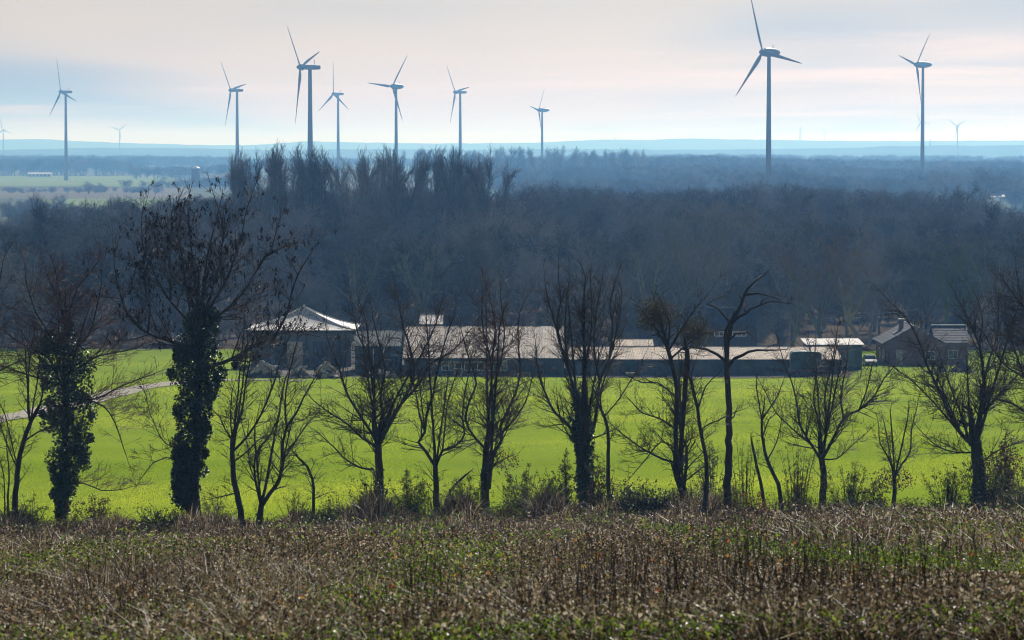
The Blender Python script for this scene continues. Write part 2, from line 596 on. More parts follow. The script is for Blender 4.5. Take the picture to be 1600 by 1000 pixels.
def turbine(label, hub_px, tips, tower_px, Y, egg, group, bands=False, toward=1):
    Rpx, ph, c = fit_rotor(hub_px, tips)
    R = Rpx * Y / F_PX
    hub = np.array(at(hub_px[0], hub_px[1], Y))
    s = sqrt(max(0.0, 1 - c * c))
    side = -1 if tower_px >= hub_px[0] else 1          # rotor stands to the left or right of the tower
    ax = np.array([side * s, -toward * abs(c), 0.0])     # the rotor's facing direction
    h = np.array([-ax[1], ax[0], 0.0])
    if h[0] * c < 0: h = -h                             # horizontal in-plane direction, projecting to +c on the picture
    hz = hub[2]
    tower_d = 0.115 * R if s < 0.2 else max(0.085 * R, min(0.14 * R, abs(tower_px - hub_px[0]) * Y / F_PX / s))
    tx, ty = hub[0] - ax[0] * tower_d, hub[1] - ax[1] * tower_d
    tz = g(tx, ty)
    root = empty('wind_turbine', (tx, ty, tz))
    tag(root, label, 'wind turbine', group)
    H = hz - tz
    r0, r1 = 0.058 * R, 0.030 * R
    t = Geo(); zz = np.linspace(-0.5, H - 0.035 * R, 9)
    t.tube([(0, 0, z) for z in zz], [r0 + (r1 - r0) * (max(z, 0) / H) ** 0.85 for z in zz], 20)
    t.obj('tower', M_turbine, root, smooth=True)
    e = np.array([h[0], h[1], 0]); up = np.array([0, 0, 1.0])
    loc = hub - np.array([tx, ty, tz])

    def revolve(stations, radii, k=14, flat=1.0):
        rings = []
        for st, r in zip(stations, radii):
            a = np.arange(k) * 2 * pi / k
            rings.append(loc + ax * st + r * (np.cos(a)[:, None] * e + flat * np.sin(a)[:, None] * up))
        V = np.concatenate(rings); m = len(stations)
        i = np.arange(m - 1)[:, None] * k; j = np.arange(k)[None]; j2 = (j + 1) % k
        return V, [np.stack([i + j, i + j2, i + k + j2, i + k + j], -1).reshape(-1, 4), np.arange(k), (m - 1) * k + np.arange(k)]

    gn = Geo()
    if egg:
        st = np.array([-0.36, -0.34, -0.28, -0.20, -0.10, -0.02, 0.02]) * R
        gn.add(*revolve(st, np.array([0.01, 0.03, 0.056, 0.073, 0.079, 0.074, 0.068]) * R))
    else:
        k = 16
        a = np.arange(k) * 2 * pi / k
        sq = lambda q: np.sign(q) * np.abs(q) ** 0.35
        rings = []
        for st, w, hh in zip(np.array([-0.30, -0.292, -0.20, -0.05, 0.0]) * R, (0.032, 0.043, 0.047, 0.047, 0.038), (0.026, 0.035, 0.041, 0.041, 0.034)):
            rings.append(loc + ax * st + R * (w * sq(np.cos(a))[:, None] * e + hh * sq(np.sin(a))[:, None] * up))
        V = np.concatenate(rings); i = np.arange(4)[:, None] * k; j = np.arange(k)[None]; j2 = (j + 1) % k
        gn.add(V, [np.stack([i + j, i + j2, i + k + j2, i + k + j], -1).reshape(-1, 4), np.arange(k), 4 * k + np.arange(k)])
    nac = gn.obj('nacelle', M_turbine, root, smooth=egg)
    av = Geo()
    b0 = loc - ax * (0.2 * R) + up * 0.05 * R
    av.tube([b0, b0 + up * 0.075 * R], [0.006 * R, 0.004 * R], 5)
    av.tube([b0 + up * 0.06 * R - e * 0.02 * R, b0 + up * 0.06 * R + e * 0.02 * R], [0.004 * R, 0.004 * R], 4)
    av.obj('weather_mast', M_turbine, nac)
    gs = Geo()
    st = np.array([-0.005, 0.02, 0.05, 0.085, 0.11, 0.118]) * R
    gs.add(*revolve(st, np.array([0.05, 0.055, 0.052, 0.037, 0.016, 0.002]) * R * (1.15 if egg else 1.0)))
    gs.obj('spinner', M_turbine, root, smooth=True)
    V, Q, ts, k = blade_geo(R, 0.03 * R)
    for q in range(3):
        th = ph + q * 2 * pi / 3
        bd = up * cos(th) + h * sin(th)                 # along the blade
        cd = np.cross(bd, ax)                           # chord
        W = loc + ax * 0.045 * R + V[:, 2:3] * bd + V[:, 0:1] * cd + V[:, 1:2] * ax
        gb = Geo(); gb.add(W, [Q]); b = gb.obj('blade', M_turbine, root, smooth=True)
        if bands:
            for i0, i1, f0 in ((6, 7, 0.30), (8, 9, 0.1)):
                A, B = V[i0 * k:(i0 + 1) * k], V[i1 * k:(i1 + 1) * k]
                A2 = A + (B - A) * f0
                ring = []
                for S in (A2, B):
                    ctr = S.mean(0); S = ctr + (S - ctr) * 1.03; S[:, 2] = ctr[2]
                    ring.append(loc + ax * 0.045 * R + S[:, 2:3] * bd + S[:, 0:1] * cd + S[:, 1:2] * ax)
                j = np.arange(k); j2 = (j + 1) % k
                Geo().add(np.concatenate(ring), [np.stack([j, j2, k + j2, k + j], -1)]).obj('red_band', M_redband, b, smooth=True)
    return root


GT = 'wind turbines standing beyond the wood'
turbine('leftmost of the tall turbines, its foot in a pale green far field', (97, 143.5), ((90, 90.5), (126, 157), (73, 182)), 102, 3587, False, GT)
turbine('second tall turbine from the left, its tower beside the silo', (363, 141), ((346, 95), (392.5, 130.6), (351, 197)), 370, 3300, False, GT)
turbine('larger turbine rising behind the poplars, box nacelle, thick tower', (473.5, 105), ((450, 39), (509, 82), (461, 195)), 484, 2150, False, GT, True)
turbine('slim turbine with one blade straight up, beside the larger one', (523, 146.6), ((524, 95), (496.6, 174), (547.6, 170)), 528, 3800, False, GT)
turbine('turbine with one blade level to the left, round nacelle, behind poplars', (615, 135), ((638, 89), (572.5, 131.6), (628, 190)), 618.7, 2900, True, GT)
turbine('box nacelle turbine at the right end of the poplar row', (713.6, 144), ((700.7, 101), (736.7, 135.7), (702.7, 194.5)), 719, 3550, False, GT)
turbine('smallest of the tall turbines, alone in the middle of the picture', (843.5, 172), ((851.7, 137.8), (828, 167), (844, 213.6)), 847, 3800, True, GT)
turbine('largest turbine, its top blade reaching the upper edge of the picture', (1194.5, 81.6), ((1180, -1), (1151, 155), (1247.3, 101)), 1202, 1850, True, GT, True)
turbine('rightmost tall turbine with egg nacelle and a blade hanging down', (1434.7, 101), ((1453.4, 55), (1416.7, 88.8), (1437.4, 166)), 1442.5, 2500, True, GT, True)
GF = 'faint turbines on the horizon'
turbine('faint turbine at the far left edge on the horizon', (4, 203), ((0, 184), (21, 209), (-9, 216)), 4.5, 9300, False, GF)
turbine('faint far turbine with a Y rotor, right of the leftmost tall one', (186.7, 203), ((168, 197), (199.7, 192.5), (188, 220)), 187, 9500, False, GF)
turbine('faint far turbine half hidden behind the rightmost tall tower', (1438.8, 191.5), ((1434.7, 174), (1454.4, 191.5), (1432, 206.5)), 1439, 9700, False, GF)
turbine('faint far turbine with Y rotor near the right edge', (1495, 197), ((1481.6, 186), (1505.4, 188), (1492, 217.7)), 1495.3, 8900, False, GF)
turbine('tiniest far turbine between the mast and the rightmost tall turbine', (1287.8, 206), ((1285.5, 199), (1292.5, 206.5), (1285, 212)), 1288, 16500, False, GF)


def mast(label, px, py0, py1, Y, w):
    """a lattice mast: four legs, rings and diagonals"""
    top, bot = at(px, py0, Y), at(px, py1, Y)
    root = empty('lattice_mast', (bot[0], Y, bot[2]))
    tag(root, label, 'mast')
    H = top[2] - bot[2]
    leg = Geo(); br = Geo()
    n = 10
    for sx, sy in ((1, 1), (-1, 1), (-1, -1), (1, -1)):
        leg.tube([(sx * w, sy * w, 0), (sx * w * 0.45, sy * w * 0.45, H)], [w * 0.30, w * 0.2], 5)
    for i in range(n):
        z0, z1 = H * i / n, H * (i + 1) / n
        a, b = w * (1 - 0.55 * i / n), w * (1 - 0.55 * (i + 1) / n)
        cs = [(1, 1), (-1, 1), (-1, -1), (1, -1)]
        for q in range(4):
            (x0, y0), (x1, y1) = cs[q], cs[(q + 1) % 4]
            br.tube([(x0 * a, y0 * a, z0), (x1 * b, y1 * b, z1)], [w * 0.12] * 2, 4)
    leg.obj('legs', M_mast, root); br.obj('bracing', M_mast, root)


mast('thin mast on the horizon ridge right of the largest turbine', 1250.6, 198, 220, 14600, 3.6)
mast('short mast on the ridge just right of the rightmost tall turbine', 1453.5, 217.5, 228, 9700, 2.2)
mast('tiny mast on the middle of the horizon ridge', 961.5, 215, 219.5, 14700, 3.2)

# ------------------------------------------------------------------ growing bare trees
class Wood:
    """branch pieces of one tree, thick ones apart from twigs"""
    def __init__(self, rng, thick):
        self.rng = rng; self.thick = thick
        self.big, self.small, self.tips, self.tubes = [], [], [], []

    def put(self, a, b, r0, r1):
        (self.big if r0 > self.thick else self.small).append((a, b, r0, r1))

    def grow(self, p, d, L, r, lvl, prm):
        R = self.rng
        n = max(1 if lvl >= prm['levels'] else 2, min(9, int(L / prm['seg'][lvl] + 0.5)))
        st = L / n
        jit, up = prm['jit'][lvl], prm['up'][lvl]
        rmin = prm['rmin']
        px, py, pz = p; dx, dy, dz = d
        last = lvl >= prm['levels']
        kids = 0 if last else max(1, int(round(L * prm['dens'][lvl] * R.uniform(0.8, 1.2))))
        spots = sorted(R.uniform(prm['t0'][lvl], 0.98) for _ in range(kids))
        ki = 0
        for i in range(n):
            dx += R.gauss(0, jit); dy += R.gauss(0, jit); dz += R.gauss(0, jit) + up
            q = 1.0 / sqrt(dx * dx + dy * dy + dz * dz)
            dx *= q; dy *= q; dz *= q
            t0, t1 = i / n, (i + 1) / n
            ra = max(rmin, r * (1 - 0.78 * t0)); rb = max(rmin * 0.8, r * (1 - 0.78 * t1))
            nx, ny, nz = px + dx * st, py + dy * st, pz + dz * st
            self.put((px, py, pz), (nx, ny, nz), ra, rb)
            while ki < kids and spots[ki] <= t1:
                t = spots[ki]; f = (t - t0) * n
                c = (px + dx * st * f, py + dy * st * f, pz + dz * st * f)
                ang = radians(R.gauss(prm['ang'][lvl], 9)); az = R.uniform(0, 2 * pi)
                # a direction turned away from (dx,dy,dz) by ang
                ax_, ay_, az_ = (0.0, 0.0, 1.0) if abs(dz) < 0.85 else (1.0, 0.0, 0.0)
                ux, uy, uz = dy * az_ - dz * ay_, dz * ax_ - dx * az_, dx * ay_ - dy * ax_
                q = 1.0 / sqrt(ux * ux + uy * uy + uz * uz); ux *= q; uy *= q; uz *= q
                vx, vy, vz = dy * uz - dz * uy, dz * ux - dx * uz, dx * uy - dy * ux
                ca, sa, cz, sz = cos(ang), sin(ang), cos(az), sin(az)
                nd = (dx * ca + sa * (ux * cz + vx * sz), dy * ca + sa * (uy * cz + vy * sz), dz * ca + sa * (uz * cz + vz * sz))
                if nd[2] < prm.get('dmin', -0.45): nd = (nd[0], nd[1], -nd[2] * 0.5)
                cl = L * prm['ratio'][lvl] * (1 - prm.get('tap', 0.55) * t) * R.uniform(0.6, 1.25)
                cl = max(cl, prm['lmin'])
                self.grow(c, nd, cl, max(rmin, (r * (1 - 0.78 * t)) * prm['rr'][lvl]), lvl + 1, prm)
                ki += 1
            px, py, pz = nx, ny, nz
        if last or R.random() < 0.5:
            self.tips.append((px, py, pz))

    def limb(self, pts, r0, r1, prm, lvl=0, t0=0.15, dens=1.0, len_f=1.0, k=8, lift=0.0, sharp=0.0):
        """a hand-laid limb through pts that carries grown branches"""
        R = self.rng
        P = smooth_path(pts, 0.35, R, min(0.02, r0 * 0.10)) if not sharp else kinked_path(pts, 0.3, R, sharp)
        m = len(P)
        rad = [r0 + (r1 - r0) * (i / (m - 1)) ** 0.8 for i in range(m)]
        self.tubes.append((P, rad, k))
        seg = np.linalg.norm(np.diff(np.array(P), axis=0), axis=1); L = float(seg.sum())
        cum = np.concatenate([[0], np.cumsum(seg)]) / L
        kids = int(L * prm['dens'][lvl] * dens + R.random())
        for _ in range(kids):
            t = R.uniform(t0, 1.0)
            i = min(m - 2, max(0, int(np.searchsorted(cum, t) - 1)))
            a, b = np.array(P[i]), np.array(P[i + 1])
            c = a + (b - a) * R.random()
            d = (b - a) / (np.linalg.norm(b - a) + 1e-9)
            u = rnd3(R); u = u - d * float(np.dot(u, d)); u /= np.linalg.norm(u)
            ang = radians(R.gauss(prm['ang'][lvl], 10))
            nd = d * cos(ang) + u * sin(ang); nd[2] += lift
            if nd[2] < prm.get('dmin', -0.45): nd[2] *= -0.5
            nd /= np.linalg.norm(nd)
            cl = max(prm['lmin'] * 2, len_f * prm['L1'] * (1 - 0.5 * t) * R.uniform(0.5, 1.2))
            rr = rad[i] * 0.5
            self.grow(tuple(c), tuple(nd), cl, min(rr, 0.02 * cl + 0.004), lvl + 1, prm)
        d = np.array(P[-1]) - np.array(P[-2]); d /= np.linalg.norm(d)
        self.grow(tuple(P[-1]), tuple(d), prm['L1'] * 0.8 * len_f, r1, lvl + 1, prm)

    def meshes(self, k_big=5, k_small=3):
        a, b = Geo(), Geo()
        for P, rad, k in self.tubes: a.tube(P, rad, k)
        for geo, lst, k in ((a, self.big, k_big), (b, self.small, k_small)):
            if lst:
                geo.segs(np.array([s[0] for s in lst]), np.array([s[1] for s in lst]), np.array([s[2] for s in lst]), np.array([s[3] for s in lst]), k)
        return a, b


def rnd3(R):
    while True:
        v = np.array([R.gauss(0, 1), R.gauss(0, 1), R.gauss(0, 1)])
        n = np.linalg.norm(v)
        if n > 0.1: return v / n


def smooth_path(pts, step, R, jit):
    """Catmull-Rom through pts with a little waviness"""
    P = [np.array(p, float) for p in pts]
    if len(P) == 2: P = [P[0], (P[0] + P[1]) / 2, P[1]]
    Q = [2 * P[0] - P[1]] + P + [2 * P[-1] - P[-2]]
    out = []
    for i in range(1, len(Q) - 2):
        p0, p1, p2, p3 = Q[i - 1], Q[i], Q[i + 1], Q[i + 2]
        n = max(1, int(np.linalg.norm(p2 - p1) / step))
        for j in range(n):
            t = j / n
            v = 0.5 * (2 * p1 + (p2 - p0) * t + (2 * p0 - 5 * p1 + 4 * p2 - p3) * t * t + (3 * p1 - p0 - 3 * p2 + p3) * t ** 3)
            if out: v = v + np.array([R.gauss(0, jit), R.gauss(0, jit), R.gauss(0, jit * 0.5)])
            out.append(v)
    out.append(P[-1])
    return out


def kinked_path(pts, step, R, jit):
    """straight runs with knees, as in dead wood"""
    P = [np.array(p, float) for p in pts]; out = [P[0]]
    for a, b in zip(P[:-1], P[1:]):
        n = max(1, int(np.linalg.norm(b - a) / step))
        for j in range(1, n + 1):
            v = a + (b - a) * j / n
            out.append(v + (np.array([R.gauss(0, jit), R.gauss(0, jit), R.gauss(0, jit)]) if j < n else 0))
    return out


PRM_WOOD = dict(levels=3, seg=[1.6, 1.1, 0.8, 0.7], jit=[0.07, 0.12, 0.15, 0.15], up=[0.04, 0.10, 0.09, 0.05], rmin=0.024,
                dens=[1.1, 1.7, 1.7, 0], t0=[0.12, 0.10, 0.15, 0], ang=[42, 42, 40, 40], ratio=[0.42, 0.42, 0.5, 0.5], rr=[0.45, 0.5, 0.6, 0.6],
                lmin=0.9, tap=0.5)


def wood_tree(kind, seed):
    """one bare forest tree 20 m tall, at the origin"""
    R = random.Random(seed)
    W = Wood(R, 0.05)
    prm = dict(PRM_WOOD)
    if kind == 'round':
        prm.update(ang=[50, 48, 45, 40], up=[0.02, 0.06, 0.06, 0.04], ratio=[0.46, 0.45, 0.5, 0.5], dens=[1.6, 2.3, 2.4, 0])
    if kind == 'round':                                   # oak or beech: trunk that forks into rising leaders
        hf = R.uniform(4.5, 8.0)
        W.tubes.append((smooth_path([(0, 0, -0.5), (R.gauss(0, .2), R.gauss(0, .2), hf * 0.5), (R.gauss(0, .3), R.gauss(0, .3), hf)], 1.0, R, 0.03), None, 7))
        P = W.tubes[0][0]; W.tubes[0] = (P, [0.32 * (1 - 0.35 * i / (len(P) - 1)) for i in range(len(P))], 7)
        n = R.randint(4, 6)
        for i in range(n):
            a = 2 * pi * i / n + R.uniform(-.5, .5); tl = R.uniform(0.25, 0.75) if i else 0.08
            d = np.array([cos(a) * tl, sin(a) * tl, 1.0]); d /= np.linalg.norm(d)
            W.grow(tuple(P[-1]), tuple(d), (20 - hf) * R.uniform(0.72, 0.92), 0.17, 0, prm)
        for i in range(5):
            a = R.uniform(0, 2 * pi)
            W.grow((0, 0, R.uniform(2.5, hf)), (cos(a), sin(a), R.uniform(0.1, 0.5)), R.uniform(2, 4), 0.06, 1, prm)
    elif kind == 'poplar':                                # tall and narrow, branches rising steeply
        prm.update(ang=[27, 30, 32, 35], up=[0.01, 0.13, 0.12, 0.08], dens=[3.0, 1.9, 1.6, 0], ratio=[0.27, 0.42, 0.5, .5], t0=[0.30, 0.1, 0.15, 0], tap=0.35)
        W.tubes.append(([(0, 0, -0.5), (0, 0, 2.0)], [0.26, 0.23], 6))
        W.grow((0, 0, 2.0), (R.gauss(0, .02), R.gauss(0, .02), 1.0), 17.5, 0.22, 0, prm)
    elif kind == 'edge':                                  # an open-grown tree whose boughs can be followed
        prm.update(rmin=0.03, dens=[1.0, 1.3, 1.5, 0], ang=[38, 42, 42, 40], up=[0.02, 0.07, 0.06, 0.04])
        hf = R.uniform(3.5, 6.5)
        P = smooth_path([(0, 0, -0.5), (R.gauss(0, .3), R.gauss(0, .2), hf * 0.5), (R.gauss(0, .5), R.gauss(0, .3), hf)], 1.0, R, 0.04)
        W.tubes.append((P, [0.42 * (1 - 0.3 * i / (len(P) - 1)) for i in range(len(P))], 8))
        n = R.randint(3, 5)
        for i in range(n):
            a = 2 * pi * i / n + R.uniform(-.6, .6); tl = R.uniform(0.2, 0.6)
            d = np.array([cos(a) * tl, sin(a) * tl, 1.0]); d /= np.linalg.norm(d)
            W.grow(tuple(P[-1]), tuple(d), (20 - hf) * R.uniform(0.75, 0.95), 0.27, 0, prm)
    elif kind == 'shrub':                                 # many thin stems from the ground
        prm.update(dens=[1.3, 1.5, 1.2, 0], rmin=0.022)
        for i in range(9):
            a = R.uniform(0, 2 * pi); tl = R.uniform(0.1, 0.7)
            d = np.array([cos(a) * tl, sin(a) * tl, 1.0]); d /= np.linalg.norm(d)
            W.grow((cos(a) * 0.6, sin(a) * 0.6, -0.3), tuple(d), R.uniform(11, 20), 0.09, 0, prm)
    return W


# ------------------------------------------------------------------ the wood behind the farm
M_bark_wood = material('wood_bark', (0.15, 0.145, 0.135), col2=(0.21, 0.20, 0.18), scale=0.6, rough=0.95, spec=0.0, rand_obj=0.5)
M_twig_wood = material('wood_twigs', (0.155, 0.147, 0.138), rough=0.95, spec=0.0, rand_obj=0.6)
M_ivy_wood = material('wood_ivy', (0.04, 0.06, 0.018), rough=0.6, spec=0.2, island=[(2, (0.03, 0.05, 0.014)), (2, (0.05, 0.075, 0.02)), (1, (0.08, 0.10, 0.03))])

M_bark_edge = material('pale_bark', (0.25, 0.235, 0.20), col2=(0.17, 0.16, 0.13), scale=0.6, rough=0.95, spec=0.0, rand_obj=0.25)
PROTO = {}
for kind, n in (('round', 6), ('poplar', 4), ('edge', 4), ('shrub', 2)):
    PROTO[kind] = []
    for i in range(n):
        a, b = wood_tree(kind, 100 + 17 * i + len(kind)).meshes(5, 3)
        PROTO[kind].append((a.mesh('trunk', M_bark_edge if kind == 'edge' else M_bark_wood), b.mesh('crown', M_bark_edge if kind == 'edge' else M_twig_wood)))

WOOD_TOP = [(-80, 352), (0, 347), (30, 341), (60, 322), (100, 320), (140, 326), (160, 309), (200, 304), (250, 306), (300, 303), (340, 303), (372, 298), (395, 292),
            (770, 296), (790, 297), (830, 289), (850, 284), (900, 291), (940, 286), (1000, 295), (1060, 288), (1100, 294), (1150, 289), (1200, 286),
            (1240, 283), (1280, 290), (1320, 286), (1360, 298), (1400, 301), (1440, 298), (1470, 293), (1500, 296), (1515, 306), (1540, 312), (1570, 321), (1600, 328), (1700, 335)]


def wood_spot(px, Y, top):
    """x, y, ground and the height that brings the crown up to the given skyline row"""
    x = xat(px, Y); z = g(x, Y)
    return x, Y, z, at(px, top, Y)[2] - z


def place_tree(kind, i, x, y, z, h, wf, rz, label, group, cat='tree', name='bare_tree'):
    t, c = PROTO[kind][i % len(PROTO[kind])]
    root = empty(name, (x, y, z), rz)
    s = h / 20.0
    root.scale = (s * wf, s * wf, s)
    tag(root, label, cat, group)
    link('trunk', t, root); link('crown', c, root)
    return root


def instancer(name, pts, label, cat):
    """one mass of trees nobody could count; pts = (kind, i, x, y, z, h, wf, rz)"""
    keys = sorted({(p[0], p[1] % len(PROTO[p[0]])) for p in pts})
    me = bpy.data.meshes.new(name)
    me.from_pydata([p[2:5] for p in pts], [], [])
    pid = me.attributes.new('pid', 'INT', 'POINT')
    pid.data.foreach_set('value', [keys.index((p[0], p[1] % len(PROTO[p[0]]))) for p in pts])
    rot = me.attributes.new('turn', 'FLOAT_VECTOR', 'POINT')
    rot.data.foreach_set('vector', [v for p in pts for v in (0, 0, p[7])])
    scl = me.attributes.new('size', 'FLOAT_VECTOR', 'POINT')
    scl.data.foreach_set('vector', [v for p in pts for v in (p[5] / 20 * p[6], p[5] / 20 * p[6], p[5] / 20)])
    o = link(name, me)
    ng = bpy.data.node_groups.new(name, 'GeometryNodeTree')
    ng.interface.new_socket('Geometry', in_out='INPUT', socket_type='NodeSocketGeometry')
    ng.interface.new_socket('Geometry', in_out='OUTPUT', socket_type='NodeSocketGeometry')
    N = ng.nodes.new
    gi, go, join = N('NodeGroupInput'), N('NodeGroupOutput'), N('GeometryNodeJoinGeometry')

    def attr(nm, ty):
        a = N('GeometryNodeInputNamedAttribute'); a.data_type = ty
        a.inputs['Name'].default_value = nm
        return a.outputs['Attribute']
    a_id, a_rot, a_scl = attr('pid', 'INT'), attr('turn', 'FLOAT_VECTOR'), attr('size', 'FLOAT_VECTOR')
    for q, key in enumerate(keys):
        cmp_ = N('FunctionNodeCompare'); cmp_.data_type = 'INT'; cmp_.operation = 'EQUAL'
        ins = [s for s in cmp_.inputs if s.type == 'INT']
        ng.links.new(a_id, ins[0]); ins[1].default_value = q
        for ob in SOURCE[key]:
            oi = N('GeometryNodeObjectInfo'); oi.inputs['Object'].default_value = ob
            oi.inputs['As Instance'].default_value = True
            ip = N('GeometryNodeInstanceOnPoints')
            ng.links.new(gi.outputs[0], ip.inputs['Points'])
            ng.links.new(cmp_.outputs[0], ip.inputs['Selection'])
            ng.links.new(oi.outputs['Geometry'], ip.inputs['Instance'])
            ng.links.new(a_rot, ip.inputs['Rotation'])
            ng.links.new(a_scl, ip.inputs['Scale'])
            ng.links.new(ip.outputs[0], join.inputs[0])
    ng.links.new(join.outputs[0], go.inputs[0])
    md = o.modifiers.new('trees', 'NODES'); md.node_group = ng
    return tag(o, label, cat, kind='stuff')


R5 = random.Random(5)
LUMPS = [R5.uniform(-6.5, 4.5) for _ in range(140)]


def lump(px):
    """single crowns rise out of the skyline of the wood"""
    u = px / 19.0 + 20
    i = int(math.floor(u)); f = u - i; f = f * f * (3 - 2 * f)
    return LUMPS[i % 140] * (1 - f) + LUMPS[(i + 1) % 140] * f


spots = []
# the skyline rows first, then the wood down to its front edge
for Y in (860, 830, 800, 770, 735, 700, 665, 630, 600, 575, 552, 530, 512, 498):
    step = (4.6 if Y >= 770 else 6.2) * F_PX / Y
    px = -120 + R5.uniform(0, step)
    while px < 1720:
        yy = Y + R5.uniform(-14, 14)
        if Y <= 512: yy = Y + R5.uniform(-5, 12)
        top = lerp_table(WOOD_TOP, px) + lump(px)
        h_nat = R5.uniform(15.0, 21.5) if Y > 560 else R5.uniform(10.0, 18.5)
        x, y_, z, h_max = wood_spot(px, yy, top + R5.uniform(-2, 6))
        back = Y >= 770
        h = h_max if back else min(h_nat, h_max)
        front_gap = Y < 560 and 380 < px < 450
        poplar_gap = 385 < px < 450 and Y < 760
        if h > 5 and not (poplar_gap and R5.random() < 0.75):
            spots.append([('round' if back or R5.random() < 0.85 else 'poplar'), R5.randrange(12), x, y_, z, h, R5.uniform(0.95, 1.35), R5.uniform(0, 6.28), px, Y])
        px += step * R5.uniform(0.6, 1.4)
poplars = []
for px, top, Y in [(378, 275, 640), (386, 262, 655), (396, 258, 668), (407, 254, 640), (416, 248, 660), (425, 251, 675), (436, 246, 650), (447, 247, 668), (458, 250, 655), (470, 247, 672), (483, 249, 650),
                   (495, 247, 665), (507, 252, 640), (518, 253, 660), (529, 256, 675), (541, 255, 650), (552, 252, 665), (563, 255, 640), (575, 250, 660), (586, 253, 672), (598, 255, 650), (609, 249, 668),
                   (621, 251, 655), (633, 249, 640), (643, 251, 665), (653, 254, 675), (664, 258, 655), (673, 264, 640), (688, 256, 668), (697, 251, 650), (707, 252, 660), (718, 256, 672), (727, 254, 655), (738, 257, 665),
                   (749, 252, 650), (759, 255, 670), (769, 262, 655), (777, 272, 665)]:
    x, y_, z, h = wood_spot(px, Y, top)
    poplars.append(['poplar', R5.randrange(12), x, y_, z, h, R5.uniform(0.6, 0.82), R5.uniform(0, 6.28), px, Y])

for px, top in [(382, 280), (401, 262), (421, 256), (441, 254), (463, 256), (489, 254), (512, 258), (535, 262), (557, 258), (580, 257), (603, 257), (627, 256), (648, 258), (692, 258), (712, 259), (732, 260), (754, 259), (772, 268)]:
    x, y_, z, h = wood_spot(px, 690, top)
    poplars.append(['poplar', R5.randrange(12), x, y_, z, h, R5.uniform(0.65, 0.85), R5.uniform(0, 6.28), px, 690])

for px in range(392, 775, 17):
    top = 262 + R5.uniform(-3, 6)
    x, y_, z, h = wood_spot(px + R5.uniform(-5, 5), 715, top)
    poplars.append(['poplar', R5.randrange(12), x, y_, z, h, R5.uniform(0.65, 0.85), R5.uniform(0, 6.28), px, 715])

# the ones that show largest are things of their own: skyline rows and front rows
front = [s for s in spots if s[9] <= 512]
sky_row = [s for s in spots if s[9] in (860,)]
single = front + sky_row
rest = [s for s in spots if s[9] > 512 and s[9] != 860]
R5.shuffle(rest)
n_more = max(0, 255 - len(single))
single += rest[:n_more]; rest = rest[n_more:]
SOURCE = {}
for s in single:
    if s[9] <= 512: lab, grp = 'bare tree at the foot of the wood behind the farm', 'bare trees along the front edge of the wood'
    elif s[9] == 860: lab, grp = 'bare tree whose crown makes the skyline of the wood', 'bare trees along the skyline of the wood'
    else: lab, grp = 'bare tree inside the wood, among other bare trees', 'bare trees inside the wood'
    root = place_tree(*s[:8], lab, grp)
    SOURCE.setdefault((s[0], s[1] % len(PROTO[s[0]])), list(root.children))
for i, s in enumerate(poplars):
    root = place_tree(*s[:8], 'tall slender bare poplar in the row rising above the wood', 'poplars in the tall row above the wood', name='poplar_tree')
    SOURCE.setdefault((s[0], s[1] % len(PROTO[s[0]])), list(root.children))
M_bark_moss = material('mossy_bark', (0.10, 0.12, 0.045), col2=(0.14, 0.15, 0.07), scale=0.5, rough=0.95, spec=0.0)
M_bark_rust = material('rusty_twigs', (0.20, 0.13, 0.10), rough=0.95, spec=0.0)
for i, (px, top, Y, wf, var, lab) in enumerate([
        (660, 372, 492, 1.1, 0, 'bare tree with open boughs standing above the small white roof'), (935, 378, 490, 1.2, 0, 'broad grey bare tree behind the many-stemmed row tree'), (1022, 358, 490, 1.1, 0, 'crooked bare tree at the wood edge left of the dark timber house'),
        (1075, 342, 492, 1.1, 0, 'tall bare tree with forked boughs rising behind the dark timber house'), (1112, 366, 494, 1.0, 0, 'slim bare tree close to the dark timber house roof'), (1240, 362, 476, 0.9, 0, 'slender bare tree left of the flat white-roofed shed'),
        (1285, 352, 472, 1.1, 1, 'rusty-crowned bare tree right behind the flat white-roofed shed'), (1335, 358, 476, 1.1, 1, 'rusty-crowned bare tree between white-roofed shed and brick house'), (1478, 370, 486, 1.0, 2, 'mossy green bare tree behind the brick house wing'),
        (1505, 352, 490, 1.0, 2, 'taller mossy green tree right of the other mossy one'), (1550, 372, 492, 1.1, 0, 'bare tree at the wood edge near the right border'), (60, 395, 492, 1.2, 0, 'bare tree at the wood edge behind the leftmost ivy-clad tree'),
        (560, 385, 494, 1.1, 0, 'bare tree at the wood edge right of the tent hall'), (800, 392, 490, 1.1, 0, 'bare tree at the wood edge behind the big barn roof')]):
    x, y_, z, h = wood_spot(px, Y, top)
    root = place_tree('edge', i, x, y_, z, h, wf, 1.3 * i, lab, 'open-grown trees along the farm edge of the wood')
    SOURCE.setdefault(('edge', i % 4), list(root.children))
    if var:
        for ch in root.children:
            if var == 2 or ch.name.startswith('crown'):
                ch.data = ch.data.copy(); ch.data.materials[0] = (None, M_bark_rust, M_bark_moss)[var]
for i in range(2):                                         # two big bare bushes stand by themselves at the wood's edge
    px = (900, 600)[i]; Y = 488
    x = xat(px, Y)
    root = place_tree('shrub', i, x, Y, g(x, Y), (7.5, 6.5)[i], 1.0, 0.4 + i, ('grey bare bush behind the long low shed', 'grey bare bush behind the dark end of the big barn')[i], None, 'bush', 'bare_bush')
    SOURCE[('shrub', i)] = list(root.children)
for k_ in list(PROTO):                                     # every prototype needs one real tree to copy from
    for i in range(len(PROTO[k_])):
        if (k_, i) not in SOURCE:
            s = rest.pop(); s[0], s[1] = k_, i
            root = place_tree(*s[:8], 'bare tree inside the wood, among other bare trees', 'bare trees inside the wood')
            SOURCE[(k_, i)] = list(root.children)
